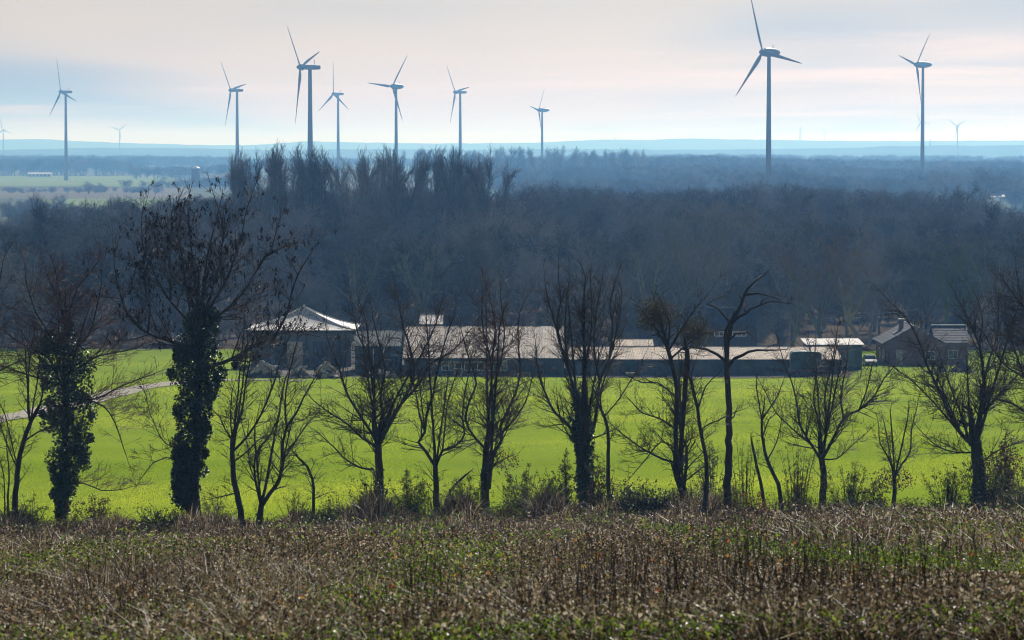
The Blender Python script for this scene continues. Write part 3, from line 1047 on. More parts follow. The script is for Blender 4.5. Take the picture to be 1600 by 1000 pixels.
instancer('woodland', [s[:8] for s in rest], 'dense bare wood covering the slope behind the farm', 'wood')
under = []
for Y in (493, 503, 520, 545, 575, 610, 650, 690, 740):
    px = -100.0
    while px < 1700:
        yy = Y + R5.uniform(-12, 12); x = xat(px, yy)
        if not (1230 < px < 1500 and Y < 530) and not (385 < px < 450):
            under.append(('shrub', R5.randrange(2), x, yy, g(x, yy), R5.uniform(3.0, 7.5), R5.uniform(0.9, 1.6), R5.uniform(0, 6.28)))
        px += R5.uniform(0.4, 1.3) * (3.6 if Y < 530 else 6.0) * F_PX / Y
instancer('undergrowth', under, 'bare undergrowth under the trees of the wood', 'undergrowth')


# ------------------------------------------------------------------ woods and trees on the hazy plain
def band(pts, Y0, Y1, px0, px1, tops, n, kinds, wf=(1.1, 1.8), hmin=5):
    for _ in range(n):
        px = R5.uniform(px0, px1); Y = R5.uniform(Y0, Y1)
        top = np.interp(px, [t[0] for t in tops], [t[1] for t in tops])
        x, y_, z, h = wood_spot(px, Y, top + abs(R5.gauss(0, 2.2)) - 1.0)
        if h > hmin:
            pts.append((R5.choice(kinds), R5.randrange(12), x, y_, z, h, R5.uniform(*wf), R5.uniform(0, 6.28)))


W = []
band(W, 5000, 5500, -120, 1720, [(-100, 241), (300, 242), (420, 246), (640, 244), (1000, 240), (1090, 239), (1300, 241), (1700, 243)], 620, ['round'], (1.4, 2.4))
band(W, 4150, 4350, -120, 245, [(-100, 247), (0, 248), (110, 246), (150, 245), (180, 249), (225, 255), (245, 265)], 150, ['round'], (1.3, 2.2))
band(W, 3700, 4000, 210, 400, [(210, 262), (300, 258), (400, 252)], 90, ['round'], (1.2, 2.0))
band(W, 3000, 3400, 770, 1720, [(770, 246), (1000, 243), (1100, 241), (1300, 247), (1500, 249), (1700, 250)], 330, ['round'], (1.2, 2.2))
instancer('far_wood', W, 'hazy blue woods stretching across the far plain', 'wood')
W = []
band(W, 2350, 2700, 760, 1720, [(760, 262), (900, 258), (1100, 254), (1250, 255), (1400, 262), (1500, 258), (1700, 262)], 210, ['round'], (1.1, 2.0))
band(W, 1800, 2050, 790, 1720, [(790, 280), (1000, 275), (1200, 268), (1300, 270), (1400, 276), (1520, 266), (1600, 275), (1700, 275)], 150, ['round', 'round', 'shrub'], (1.1, 1.8))
band(W, 1350, 1550, -80, 380, [(-80, 318), (30, 312), (60, 305), (100, 318), (200, 330), (300, 320), (380, 300)], 70, ['round', 'shrub'], (1.0, 1.6))
instancer('hazy_wood', W, 'blue hazy trees on the plain just beyond the wood', 'wood')
W = []
for px in np.linspace(632, 1012, 62):
    t = lerp_table([(632, 238), (660, 233), (690, 233), (715, 238), (740, 241), (765, 238), (775, 233), (815, 233), (845, 238), (862, 232), (880, 234), (900, 236), (960, 239), (990, 236), (1003, 238), (1012, 243)], px)
    x, y_, z, h = wood_spot(px + R5.uniform(-3, 3), 2900 + R5.uniform(-60, 60), t + R5.uniform(-1, 3))
    W.append(('poplar', R5.randrange(12), x, y_, z, h, R5.uniform(0.9, 1.4), R5.uniform(0, 6.28)))
for s in W:
    place_tree(*s, 'hazy blue poplar in the long far row behind the smallest tall turbine', 'poplars in the far hazy row', name='poplar_tree')
hedge = []
band(hedge, 2560, 2640, -60, 260, [(-60, 293), (260, 291)], 70, ['shrub', 'round'], (1.6, 2.6), 2)
band(hedge, 2900, 3000, 240, 400, [(240, 284), (400, 272)], 60, ['round', 'shrub'], (1.3, 2.0), 2)
instancer('hedgerow', hedge, 'hazy hedgerows between the far fields at the left', 'hedge')
for px, top, Y, kind, wf, lab in [
        (140, 283, 2500, 'round', 2.0, 'rounded hazy tree on the far hedge, right of the leftmost tall tower'), (158, 285, 2520, 'round', 1.7, 'smaller hazy tree at the end of the far hedge'),
        (200, 279, 2750, 'round', 1.9, 'hazy tree below the faint far turbine, left of the silo'), (225, 281, 2760, 'round', 1.6, 'low hazy tree halfway between far hedge and silo'),
        (255, 276, 2800, 'round', 1.8, 'broad hazy tree just left of the silo'), (352, 277, 2700, 'round', 1.5, 'small hazy tree between the silo and the poplar row'),
        (50, 303, 1500, 'round', 1.3, 'bare hazy tree above the left end of the wood'), (95, 300, 1700, 'round', 1.2, 'bare hazy tree in front of the pinkish field'),
        (1455, 262, 1750, 'round', 1.2, 'hazy tree just right of the rightmost tall tower'), (1540, 258, 1650, 'round', 1.5, 'big broad hazy tree left of the distant white hall'),
        (1360, 276, 1700, 'round', 1.2, 'round hazy tree left of the rightmost tall tower'), (1135, 262, 2000, 'round', 1.5, 'hazy tree left of the largest tower foot'),
        (1490, 240, 5100, 'round', 1.5, 'lone taller crown on the far wood near the right edge')]:
    x, y_, z, h = wood_spot(px, Y, top)
    place_tree(kind, R5.randrange(12), x, y_, z, h, wf, R5.uniform(0, 6.28), lab, 'single trees on the hazy plain')

# ------------------------------------------------------------------ the farm
M_roof_pale = material('pale_sheet_roof', (0.37, 0.31, 0.24), col2=(0.20, 0.165, 0.125), scale=0.9, rough=0.6, spec=0.15, rand_obj=0.2, stretch=(3, 0.6, 1))
M_roof_tile = material('sand_tile_roof', (0.43, 0.345, 0.24), col2=(0.25, 0.195, 0.135), scale=1.2, rough=0.65, spec=0.15, rand_obj=0.2)
M_roof_white = material('white_sheet_roof', (0.60, 0.57, 0.52), col2=(0.44, 0.41, 0.37), scale=0.8, rough=0.40, spec=0.5)
M_slate = material('slate', (0.075, 0.08, 0.09), col2=(0.05, 0.055, 0.06), scale=2.0, rough=0.7, spec=0.12, rand_obj=0.15)
M_membrane = material('tent_membrane', (0.62, 0.60, 0.56), col2=(0.52, 0.51, 0.48), scale=0.7, rough=0.6, spec=0.3)
M_wall_dark = material('dark_cladding', (0.060, 0.062, 0.060), col2=(0.090, 0.088, 0.082), scale=0.8, rough=0.8, spec=0.2, stretch=(6, 1, 0.4))
M_wall_green = material('green_cladding', (0.040, 0.058, 0.052), col2=(0.060, 0.078, 0.068), scale=0.7, rough=0.75, spec=0.2, stretch=(5, 1, 0.3))
M_wall_grey = material('grey_wall', (0.16, 0.155, 0.15), col2=(0.115, 0.11, 0.105), scale=0.6, rough=0.9, spec=0.1)
M_brick = material('brown_brick', (0.23, 0.125, 0.09), col2=(0.17, 0.095, 0.07), scale=3.0, rough=0.9, spec=0.1)
M_trim = material('white_trim', (0.72, 0.71, 0.68), rough=0.5)
M_pane = material('pane', (0.05, 0.065, 0.075), rough=0.08, spec=0.6)
M_dark = material('dark_opening', (0.018, 0.018, 0.018), rough=0.9)
M_tarp = material('green_tarp', (0.022, 0.060, 0.042), col2=(0.03, 0.08, 0.055), scale=0.8, rough=0.45)
M_stone = material('pale_stone', (0.46, 0.42, 0.37), col2=(0.33, 0.30, 0.26), scale=1.4, rough=0.85, rand_obj=0.3)
M_log = material('pale_log', (0.42, 0.33, 0.24), col2=(0.30, 0.23, 0.16), scale=2.0, rough=0.8)
M_mound = material('soil_mound', (0.05, 0.038, 0.03), col2=(0.085, 0.06, 0.045), scale=0.8, rough=0.95, spec=0.0)
M_carpaint = material('car_paint', (0.03, 0.03, 0.035), rough=0.25, spec=0.6)
M_tyre = material('tyre', (0.02, 0.02, 0.02), rough=0.9)
M_lamp = material('lamp_glass', (0.6, 0.6, 0.6), rough=0.15, spec=0.6)
M_rust = material('rust_red', (0.22, 0.07, 0.04), rough=0.8)


def panelled_slope(root, x0, x1, y_e, z_e, y_r, z_r, pitch, mat, name='roof_panel'):
    """a roof slope from the eave (y_e, z_e) to the ridge, laid in ribbed sheets side by side"""
    n = max(1, int(round((x1 - x0) / pitch))); w = (x1 - x0) / n
    L = sqrt((y_r - y_e) ** 2 + (z_r - z_e) ** 2)
    gg = Geo()
    ribs = 5
    prof = []
    for i in range(ribs):
        a = i / ribs * w
        prof += [(a, 0.0), (a + 0.45 * w / ribs, 0.0), (a + 0.60 * w / ribs, 0.045), (a + 0.85 * w / ribs, 0.045)]
    prof += [(w - 0.015, 0.0)]
    up = [(a, h + 0.03) for a, h in prof]; m = len(up)
    V = [(a, 0, h) for a, h in up] + [(a, L, h) for a, h in up] + [(a, 0, h - 0.03) for a, h in up]
    i = np.arange(m - 1)
    gg.add(V, [np.stack([i, i + 1, m + i + 1, m + i], -1), np.stack([2 * m + i, 2 * m + i + 1, i + 1, i], -1)])
    me = gg.mesh(name, mat)
    tilt = atan2(z_r - z_e, y_r - y_e)
    for q in range(n):
        o = link(name, me, root, (x0 + q * w, y_e, z_e + (0.006 if q % 2 else 0.0) + random.uniform(0, 0.02)))
        o.rotation_euler = (tilt + random.uniform(-0.004, 0.004), 0, 0)


def wall_open(root, x0, x1, y, z0, z1, mat_frame=None, name='window', panes=1, fr=0.07):
    """a framed window or door on a wall that faces the camera"""
    gf = Geo()
    gf.box(x0, x1, y - 0.06, y + 0.02, z0, z0 + fr).box(x0, x1, y - 0.06, y + 0.02, z1 - fr, z1)
    xs = np.linspace(x0, x1, panes + 1)
    for xx in xs:
        gf.box(xx - fr / 2, xx + fr / 2, y - 0.062, y + 0.022, z0 + fr, z1 - fr)
    o = gf.obj(name, mat_frame or M_trim, root)
    for a, b in zip(xs[:-1], xs[1:]):
        Geo().box(a + fr / 2, b - fr / 2, y - 0.03, y - 0.012, z0 + fr, z1 - fr).obj('pane', M_pane, o)
    return o


def barn(name, label, px0, px1, Ye, ye_px, Yr, yr_px, mat_roof, mat_wall, pitch=1.0, cat='barn', back=None, over=0.35):
    """a gabled barn along x, its near eave and ridge at the given picture rows"""
    x0, x1 = xat(px0, Ye), xat(px1, Ye)
    ze, zr = at(800, ye_px, Ye)[2], at(800, yr_px, Yr)[2]
    xm = (x0 + x1) / 2
    zb = min(g(x0, Ye), g(x1, Ye)) - 0.3
    root = empty(name, (xm, Ye, zb))
    tag(root, label, cat)
    hw = (x1 - x0) / 2; e, r = ze - zb, zr - zb
    dY = Yr - Ye; depth = 2 * dY if back is None else back
    gw = Geo()
    wy0 = over
    ew = e + (r - e) * over / dY
    gw.prism([(wy0, 0), (depth - over, 0), (depth - over, ew - 0.05), (dY, r - 0.06), (wy0, ew - 0.05)], 'x', -hw + 0.2, hw - 0.2)
    gw.obj('wall', mat_wall, root)
    panelled_slope(root, -hw, hw, 0.0, e, dY, r, pitch, mat_roof)
    panelled_slope_back = Geo()
    panelled_slope_back.add([(-hw, dY, r + 0.02), (hw, dY, r + 0.02), (hw, depth, e + 0.02), (-hw, depth, e + 0.02), (-hw, dY, r - 0.04), (hw, dY, r - 0.04), (hw, depth, e - 0.04), (-hw, depth, e - 0.04)],
                            [[(0, 1, 2, 3), (7, 6, 5, 4), (3, 2, 6, 7), (0, 3, 7, 4), (1, 5, 6, 2)]])
    panelled_slope_back.obj('back_roof', mat_roof, root)
    Geo().tube([(-hw, dY, r + 0.03), (hw, dY, r + 0.03)], [0.09, 0.09], 7).obj('ridge_cap', mat_roof, root)
    Geo().tube([(-hw, -0.06, e - 0.03), (hw, -0.06, e - 0.03)], [0.07, 0.07], 7).obj('gutter', M_wall_dark, root)
    return root, hw, e, r, wy0


# the big barn with the wide pale roof
root, hw, e, r, wy = barn('barn', 'big barn with a wide pale sheet roof in the middle of the farm', 629, 884, 421, 560, 434.5, 511, M_roof_pale, M_wall_green, 1.0)
for k, (a, b) in enumerate(((0.24, 0.36), (0.38, 0.50), (0.52, 0.64))):
    wall_open(root, -hw + a * 2 * hw, -hw + b * 2 * hw, wy, 1.25, e - 0.45, None, 'window', 3, 0.09)
for a, b in ((0.04, 0.17), (0.72, 0.86)):
    d = Geo().box(-hw + a * 2 * hw, -hw + b * 2 * hw, wy - 0.05, wy - 0.01, 0.1, e - 0.5).obj('door', M_wall_dark, root)
    Geo().box(-hw + (a + b) * hw - 0.04, -hw + (a + b) * hw + 0.04, wy - 0.08, wy - 0.052, 0.15, e - 0.55).obj('door_strip', M_wall_green, d)
for a in (0.19, 0.68, 0.9):
    Geo().box(-hw + a * 2 * hw, -hw + a * 2 * hw + 0.22, wy - 0.16, wy - 0.012, 0.05, e - 0.2).obj('post', M_wall_dark, root)

# a dark shed at its left end
root, hw, e, r, wy = barn('shed', 'dark green clad shed against the left end of the big barn', 552, 627, 426, 541, 431, 517, M_wall_green, M_wall_green, 1.2, 'shed')
Geo().box(-0.6, -0.48, wy - 0.05, wy - 0.012, 0.3, e - 0.3).obj('pale_post', M_trim, root)
Geo().box(0.6, 2.6, wy - 0.05, wy - 0.012, 0.1, 2.6).obj('door', M_dark, root)

# the long low shed on the right
root, hw, e, r, wy = barn('shed', 'long low shed with a sunlit sandy tile roof right of the big barn', 888, 1317, 428, 562, 436.5, 543, M_roof_tile, M_wall_dark, 1.1, 'shed')
for k in range(11):
    a = -hw + 1.2 + k * (2 * hw - 2.4) / 11
    if k in (2, 6, 9):
        Geo().box(a, a + 1.7, wy - 0.05, wy - 0.012, 0.1, e - 0.35).obj('door', M_wall_green, root)
    else:
        wall_open(root, a, a + 1.5, wy, 0.9, e - 0.45, M_wall_dark, 'window', 2, 0.07)

# a small pale gable seen over the big barn's ridge
root, hw, e, r, wy = barn('shed', 'small white roof peeping over the big barn ridge', 655, 692, 446, 507, 449, 493, M_roof_white, M_wall_grey, 0.8, 'shed')
# a pale low roof behind the long shed
root, hw, e, r, wy = barn('shed', 'low pale roof just behind the long shed, right of the big barn', 958, 1022, 448, 541, 452, 531, M_roof_tile, M_wall_dark, 1.0, 'shed')


# the tent-roofed hall
def tent_hall():
    Yc, hwid = 446.0, xat(560, 440) - xat(474, 440)
    xc = xat(475, 446)
    zb = g(xc, 440) - 0.3
    apex = at(475, 479, Yc)[2] - zb
    eave = at(475, 516, 439)[2] - zb
    root = empty('tent_hall', (xc, Yc, zb))
    tag(root, 'grey hall under a pale swept tent roof at the left of the farm', 'hall')
    n = 12
    corners = [(-1, -1), (1, -1), (1, 1), (-1, 1)]
    for q in range(4):                                   # each sail is a part, sagging between ridge and eave
        (ax_, ay_), (bx_, by_) = corners[q], corners[(q + 1) % 4]
        V, Q = [], []
        for i in range(n + 1):
            t = i / n
            h = eave + (apex - eave) * (1 - t) ** 1.45
            for j in range(9):
                s = j / 8
                x, y = (ax_ + (bx_ - ax_) * s) * hwid * t, (ay_ + (by_ - ay_) * s) * 7.0 * t
                V.append((x, y, h - 0.25 * sin(pi * s) * sin(pi * t)))
        for i in range(n):
            for j in range(8):
                a = i * 9 + j
                Q.append((a, a + 9, a + 10, a + 1))
        Geo().add(V, [np.array(Q)]).obj('roof_sail', M_membrane, root, smooth=True)
    for ax_, ay_ in corners:
        P = [(ax_ * hwid * t, ay_ * 7.0 * t, eave + (apex - eave) * (1 - t) ** 1.45 + 0.04) for t in np.linspace(0, 1, 12)]
        Geo().tube(P, [0.10] * 12, 6).obj('hip_seam', M_trim, root)
    Geo().tube([(0, 0, apex - 0.1), (0, 0, apex + 0.35)], [0.22, 0.05], 8).obj('finial', M_trim, root)
    w = hwid - 0.7
    Geo().box(-w, w, -6.4, 6.4, 0, eave - 0.12).obj('wall', M_wall_grey, root)
    Geo().box(-hwid + 0.05, hwid - 0.05, -6.95, -6.8, eave - 0.35, eave - 0.05).obj('eave_beam', M_wall_dark, root)
    for a in (-5.6, -3.6, 1.6, 4.0):
        f = Geo().box(a, a + 1.5, -6.47, -6.42, 0.2, eave - 1.6).obj('bay_opening', M_wall_dark, root)
    Geo().box(-1.9, 0.2, -6.52, -6.405, 0.2, 3.9).obj('pale_door', M_roof_white, root)
    for a in (-6.2, -2.2, 0.6, 3.4, 6.0):
        Geo().box(a, a + 0.16, -6.6, -6.44, 0, eave - 0.36).obj('post', M_wall_dark, root)


tent_hall()

# the dark timber house behind
root, hw, e, r, wy = barn('house', 'dark timber house with a white window band behind the long shed', 1106, 1186, 452, 512, 454.3, 482, M_slate, M_wall_dark, 0.9, 'house')
wall_open(root, xat(1117, 452) - xat(1146, 452), xat(1166, 452) - xat(1146, 452), wy, e - 1.25, e - 0.55, None, 'window', 7, 0.11)
Geo().box(1.5, 1.9, 2.1, 2.5, r - 0.8, r + 0.7).obj('chimney', M_brick, root)


# the flat shed
def flat_shed():
    Y0 = 441
    x0, x1 = xat(1259, Y0), xat(1351, Y0)
    xm = (x0 + x1) / 2; zb = g(xm, Y0) - 0.3
    root = empty('shed', (xm, Y0, zb))
    tag(root, 'box shed with a bright white flat roof beside the brick house', 'shed')
    h = (x1 - x0) / 2
    zt = at(1300, 539, Y0)[2] - zb
    Geo().box(-h + 0.3, h - 0.3, 0.3, 7.0, 0, zt - 0.1).obj('wall', M_wall_dark, root)
    zr = at(1300, 529.5, Y0 + 8)[2] - zb
    panelled_slope(root, -h, h, -0.1, zt, 8.0, zr, 1.0, M_roof_white)
    Geo().box(-h + 1.0, -h + 3.4, 0.24, 0.29, 0.1, zt - 0.5).obj('door', M_wall_green, root)
    Geo().box(h - 2.6, h - 1.2, 0.24, 0.29, 0.8, zt - 0.5).obj('window', M_pane, root)


flat_shed()


# the brick house
def brick_house():
    Y0 = 457.0
    xl, xr_, xe = 52.6, 57.0, 61.4
    zb = g(57, Y0) - 0.2
    root = empty('brick_house', (xr_, Y0, zb))
    tag(root, 'brown brick house with slate gable roof and white door at the right', 'house')
    e, r = at(1381, 536, Y0)[2] - zb, at(1430, 510.6, Y0)[2] - zb
    D = 11.5
    Geo().prism([(xl - xr_ + 0.25, 0), (xe - xr_ - 0.25, 0), (xe - xr_ - 0.25, e), (0, r - 0.15), (xl - xr_ + 0.25, e)], 'y', 0.0, D).obj('wall', M_brick, root)
    # brick courses: proud string bands on the gable
    for zc in (0.35, e - 0.1):
        Geo().box(xl - xr_ + 0.2, xe - xr_ - 0.2, -0.03, 0.0 - 0.002, zc, zc + 0.12).obj('brick_band', M_brick, root)
    # slate slopes: courses of slates as strips across each slope
    for sx in (-1, 1):
        half = (xr_ - xl) + 0.25
        n = 9
        L = sqrt(half ** 2 + (r - e + 0.15) ** 2)
        for i in range(n):
            t0, t1 = i / n, (i + 1.18) / n
            xa, xb = sx * half * (1 - t0), sx * half * max(0.0, 1 - t1)
            za, zb2 = e - 0.12 + (r - e + 0.18) * t0 + 0.05, e - 0.12 + (r - e + 0.18) * min(1, t1) + 0.02
            Geo().add([(xa, -0.3, za), (xb, -0.3, zb2), (xb, D + 0.3, zb2), (xa, D + 0.3, za), (xa, -0.3, za - 0.05), (xa, D + 0.3, za - 0.05)],
                      [[(0, 1, 2, 3) if sx < 0 else (3, 2, 1, 0)], [(4, 0, 3, 5)]]).obj('slate_course', M_slate, root)
    Geo().tube([(0, -0.3, r + 0.12), (0, D + 0.3, r + 0.12)], [0.11, 0.11], 6).obj('ridge_cap', M_trim, root)
    for sx in (-1, 1):
        P0, P1 = np.array([sx * 4.6, -0.33, e - 0.14]), np.array([0, -0.33, r + 0.08])
        Geo().tube([P0, P1], [0.07, 0.07], 5).obj('verge_board', M_wall_dark, root)
    sk = Geo().add([(-2.6, 3.2, e + (r - e) * 0.43 + 0.22), (-1.7, 3.2, e + (r - e) * 0.63 + 0.22), (-1.7, 4.6, e + (r - e) * 0.63 + 0.22), (-2.6, 4.6, e + (r - e) * 0.43 + 0.22)], [[(3, 2, 1, 0)]])
    sk.obj('skylight', M_lamp, root)
    ch = Geo().box(-1.55, -0.95, 5.0, 5.6, r - 0.9, r + 0.75).obj('chimney', M_brick, root)
    Geo().box(-1.65, -0.85, 4.9, 5.7, r + 0.75, r + 0.87).obj('chimney_cap', M_trim, ch)
    d = Geo().box(xat(1400.5, Y0) - xr_, xat(1410.5, Y0) - xr_, -0.06, -0.004, 0.3, 2.35).obj('door', M_roof_white, root)
    Geo().box(xat(1409, Y0) - xr_, xat(1409.6, Y0) - xr_, -0.12, -0.065, 1.2, 1.35).obj('handle', M_wall_dark, d)
    for k in range(2):
        y0 = 1.6 + k * 4.2
        f = Geo().box(xl - xr_ + 0.18, xl - xr_ + 0.245, y0, y0 + 1.4, 0.9, 2.3).obj('window', M_trim, root)
        Geo().box(xl - xr_ + 0.165, xl - xr_ + 0.178, y0 + 0.12, y0 + 1.28, 1.02, 2.18).obj('pane', M_pane, f)
    wall_open(root, 1.6, 2.9, 0.0, 1.0, 2.2, None, 'window', 2)
    # the wing to the right, its ridge across
    x0, x1 = xe - xr_ - 0.2, xat(1512, 460) - xr_
    Geo().prism([(2.0, 0), (9.5, 0), (9.5, e), (5.75, r - 0.3), (2.0, e)], 'x', x0, x1).obj('wing_wall', M_brick, root)
    n = 7
    for sy in (-1, 1):
        for i in range(n):
            t0, t1 = i / n, min(1.0, (i + 1.18) / n)
            ya, yb = 5.75 + sy * 4.1 * (1 - t0), 5.75 + sy * 4.1 * (1 - t1)
            za, zb2 = e - 0.1 + (r - e - 0.05) * t0 + 0.05, e - 0.1 + (r - e - 0.05) * t1 + 0.02
            Geo().add([(-0.1 + 3.2, ya, za), (x1 + 0.25, ya, za), (x1 + 0.25, yb, zb2), (3.1, yb, zb2), (3.1, ya, za - 0.05), (x1 + 0.25, ya, za - 0.05)],
                      [[(0, 1, 2, 3) if sy < 0 else (3, 2, 1, 0)], [(4, 5, 1, 0)]]).obj('slate_course', M_slate, root)
    Geo().tube([(3.1, 5.75, r - 0.06), (x1 + 0.25, 5.75, r - 0.06)], [0.10, 0.10], 6).obj('ridge_cap', M_trim, root)
    wall_open(root, x0 + 0.9, x0 + 2.2, 2.0, 1.0, 2.2, None, 'window', 2)
    return root


brick_house()


# a dark car by the house
def car():
    Y0 = 451.5
    x = xat(1362, Y0)
    root = empty('parked_car', (x, Y0, g(x, Y0)))
    tag(root, 'dark car parked nose-on between the white-roofed shed and brick house', 'car')
    prof = [(0.0, 0.45), (0.05, 0.78), (0.95, 0.95), (1.15, 1.0), (1.75, 1.48), (3.1, 1.52), (3.9, 1.1), (4.2, 1.0), (4.25, 0.4), (4.1, 0.28), (0.1, 0.28)]
    V = []
    for w_, sc in ((-0.85, 1.0), (-0.80, 1.0), (0.80, 1.0), (0.85, 1.0)):
        edge = abs(w_) > 0.82
        for (yy, zz) in prof:
            k_ = 0.80 if zz > 1.2 else 1.0
            V.append((w_ * k_, yy + (0.04 if edge else 0), zz - (0.05 if edge else 0)))
    n = len(prof); fs = []
    for s in range(3):
        for i in range(n):
            fs.append((s * n + i, s * n + (i + 1) % n, (s + 1) * n + (i + 1) % n, (s + 1) * n + i))
    gb = Geo().add(V, [np.array(fs), np.arange(n)[::-1], 3 * n + np.arange(n)])
    gb.obj('body', M_carpaint, root)
    Geo().add([(-0.70, 1.19, 1.05), (0.70, 1.19, 1.05), (0.60, 1.70, 1.46), (-0.60, 1.70, 1.46)], [[(0, 1, 2, 3)]]).obj('windscreen', M_pane, root)
    for sx in (-1, 1):
        for yy in (0.75, 3.4):
            wv = Geo().tube([(sx * 0.66, yy, 0.32), (sx * 0.86, yy, 0.32)], [0.32, 0.32], 14).obj('wheel', M_tyre, root)
            Geo().tube([(sx * 0.855, yy, 0.32), (sx * 0.875, yy, 0.32)], [0.19, 0.17], 10).obj('rim', M_lamp, wv)
        Geo().box(sx * 0.62 - 0.16, sx * 0.62 + 0.16, 0.0, 0.06, 0.62, 0.76).obj('headlight', M_lamp, root)
        Geo().box(sx * 0.92 - 0.07, sx * 0.92 + 0.07, 1.25, 1.4, 0.98, 1.12).obj('mirror', M_carpaint, root)
    Geo().box(-0.4, 0.4, -0.02, 0.03, 0.50, 0.66).obj('grille', M_dark, root)
    Geo().box(-0.26, 0.26, -0.045, -0.02, 0.36, 0.47).obj('number_plate', M_trim, root)


car()


# the tarpaulin-covered trailer in front of the long shed
def trailer():
    Y0 = 424.0
    x0, x1 = xat(1236, Y0), xat(1284, Y0)
    x = (x0 + x1) / 2; zb = g(x, Y0) + 0.1
    root = empty('farm_trailer', (x, Y0, zb))
    tag(root, 'trailer under a dark green tarpaulin in front of the long shed', 'trailer')
    h = (x1 - x0) / 2; H = at(1260, 549, Y0)[2] - zb
    prof = [(-h, 0.9), (-h, H - 0.35), (-h + 0.3, H - 0.08), (-0.4 * h, H), (0.4 * h, H - 0.04), (h - 0.3, H - 0.1), (h, H - 0.4), (h, 0.9)]
    Geo().prism(prof, 'y', 0.0, 2.3).obj('tarpaulin', M_tarp, root)
    Geo().box(-h - 0.05, h + 0.05, -0.04, 2.34, 0.62, 0.898).obj('bed', M_rust, root)
    for a in (-0.6 * h, 0.6 * h):
        for yy in (-0.12, 2.22):
            wv = Geo().tube([(a, yy, 0.36), (a, yy + 0.2, 0.36)], [0.45, 0.45], 14).obj('wheel', M_tyre, root)
            Geo().tube([(a, yy - 0.012, 0.36), (a, yy, 0.36)], [0.22, 0.22], 10).obj('rim', M_rust, wv)
    for a in np.linspace(-0.8 * h, 0.8 * h, 4):
        Geo().tube([(a, -0.03, 0.9), (a, -0.04, H - 0.3)], [0.025, 0.025], 5).obj('strap', M_wall_dark, root)
    Geo().tube([(h, 1.15, 0.7), (h + 1.3, 1.15, 0.5)], [0.07, 0.05], 6).obj('drawbar', M_rust, root)


trailer()


def rock(rng, s, flat=0.7):
    """a small faceted lump"""
    V = rnd_dirs(14, rng) * rng.uniform(0.75, 1.0, (14, 1)) * s
    V[:, 2] *= flat
    import bmesh
    bm = bmesh.new()
    for v in V: bm.verts.new(v)
    bmesh.ops.convex_hull(bm, input=bm.verts)
    for v in [v for v in bm.verts if not v.link_faces]: bm.verts.remove(v)
    me = bpy.data.meshes.new('stone'); bm.to_mesh(me); bm.free()
    return me


ROCKS = []
for i in range(6):
    me = rock(np.random.default_rng(40 + i), 1.0); me.materials.append(M_stone); ROCKS.append(me)


def heap(label, px, py, w_px, h_px, n, smin, smax, seed):
    x, y, z = ground_at(px, py)
    y = min(y, 437.0); x = xat(px, y); z = g(x, y) + 0.1
    root = empty('stone_heap', (x, y, z))
    tag(root, label, 'heap')
    R = random.Random(seed); W, H = w_px / 2 * y / F_PX, h_px * y / F_PX
    core = []
    m = 11
    for i in range(6):
        t = i / 5
        for j in range(m):
            a = 2 * pi * j / m; k = (1 - t) * (1 + 0.15 * R.uniform(-1, 1))
            core.append((cos(a) * W * 0.9 * k, sin(a) * 1.6 * k, H * 0.8 * t ** 0.8))
    i = np.arange(5)[:, None] * m; j = np.arange(m)[None]; j2 = (j + 1) % m
    Geo().add(core, [np.stack([i + j, i + j2, i + m + j2, i + m + j], -1).reshape(-1, 4)]).obj('rubble_core', M_mound, root)
    for _ in range(n):
        t = R.random() ** 0.8; a = R.uniform(pi * 0.95, pi * 2.05)
        o = link('stone', ROCKS[R.randrange(6)], root, (cos(a) * W * (1 - t), sin(a) * 1.7 * (1 - t), H * 0.82 * t ** 0.85 + 0.1))
        s = R.uniform(smin, smax); o.scale = (s * R.uniform(1, 1.6), s, s * R.uniform(0.6, 1.0)); o.rotation_euler = (R.uniform(0, 6), R.uniform(0, .6), R.uniform(0, 6))


heap('heap of pale stones left of the tent hall, behind the ivy-clad ash', 412, 591, 66, 26, 42, 0.25, 0.6, 1)
heap('heap of pale blocks before the tent hall door', 470, 592, 44, 18, 26, 0.22, 0.5, 2)
heap('heap of pale blocks right of the tent hall door', 510, 592, 42, 28, 30, 0.25, 0.6, 3)
heap('low scatter of stones before the dark green clad shed', 592, 592, 60, 14, 26, 0.2, 0.42, 4)
for lab, pxa, pya, pxb, pyb, rr in (('pale log lying before the heaps at the tent hall', 404, 578, 436, 572, 0.2), ('sawn pale log propped on the blocks near the hall', 458, 581, 480, 573, 0.18),
                                    ('pale beam lying by the soil mounds near the brick house', 1441, 581, 1466, 580, 0.14)):
    a, b = np.array(at(pxa, pya, 427.0)), np.array(at(pxb, pyb, 428.5))
    root = empty('log', tuple(a)); tag(root, lab, 'log')
    P = [(b - a) * t + np.array([0, 0, 0.04 * sin(9 * t)]) for t in np.linspace(0, 1, 6)]
    Geo().tube(P, [rr * (1 - 0.15 * i / 5) for i in range(6)], 9).obj('stem', M_log, root)
    Geo().tube([P[2], P[2] + np.array([0.2, -0.25, 0.25])], [rr * 0.4, rr * 0.3], 6).obj('branch_stub', M_log, root)


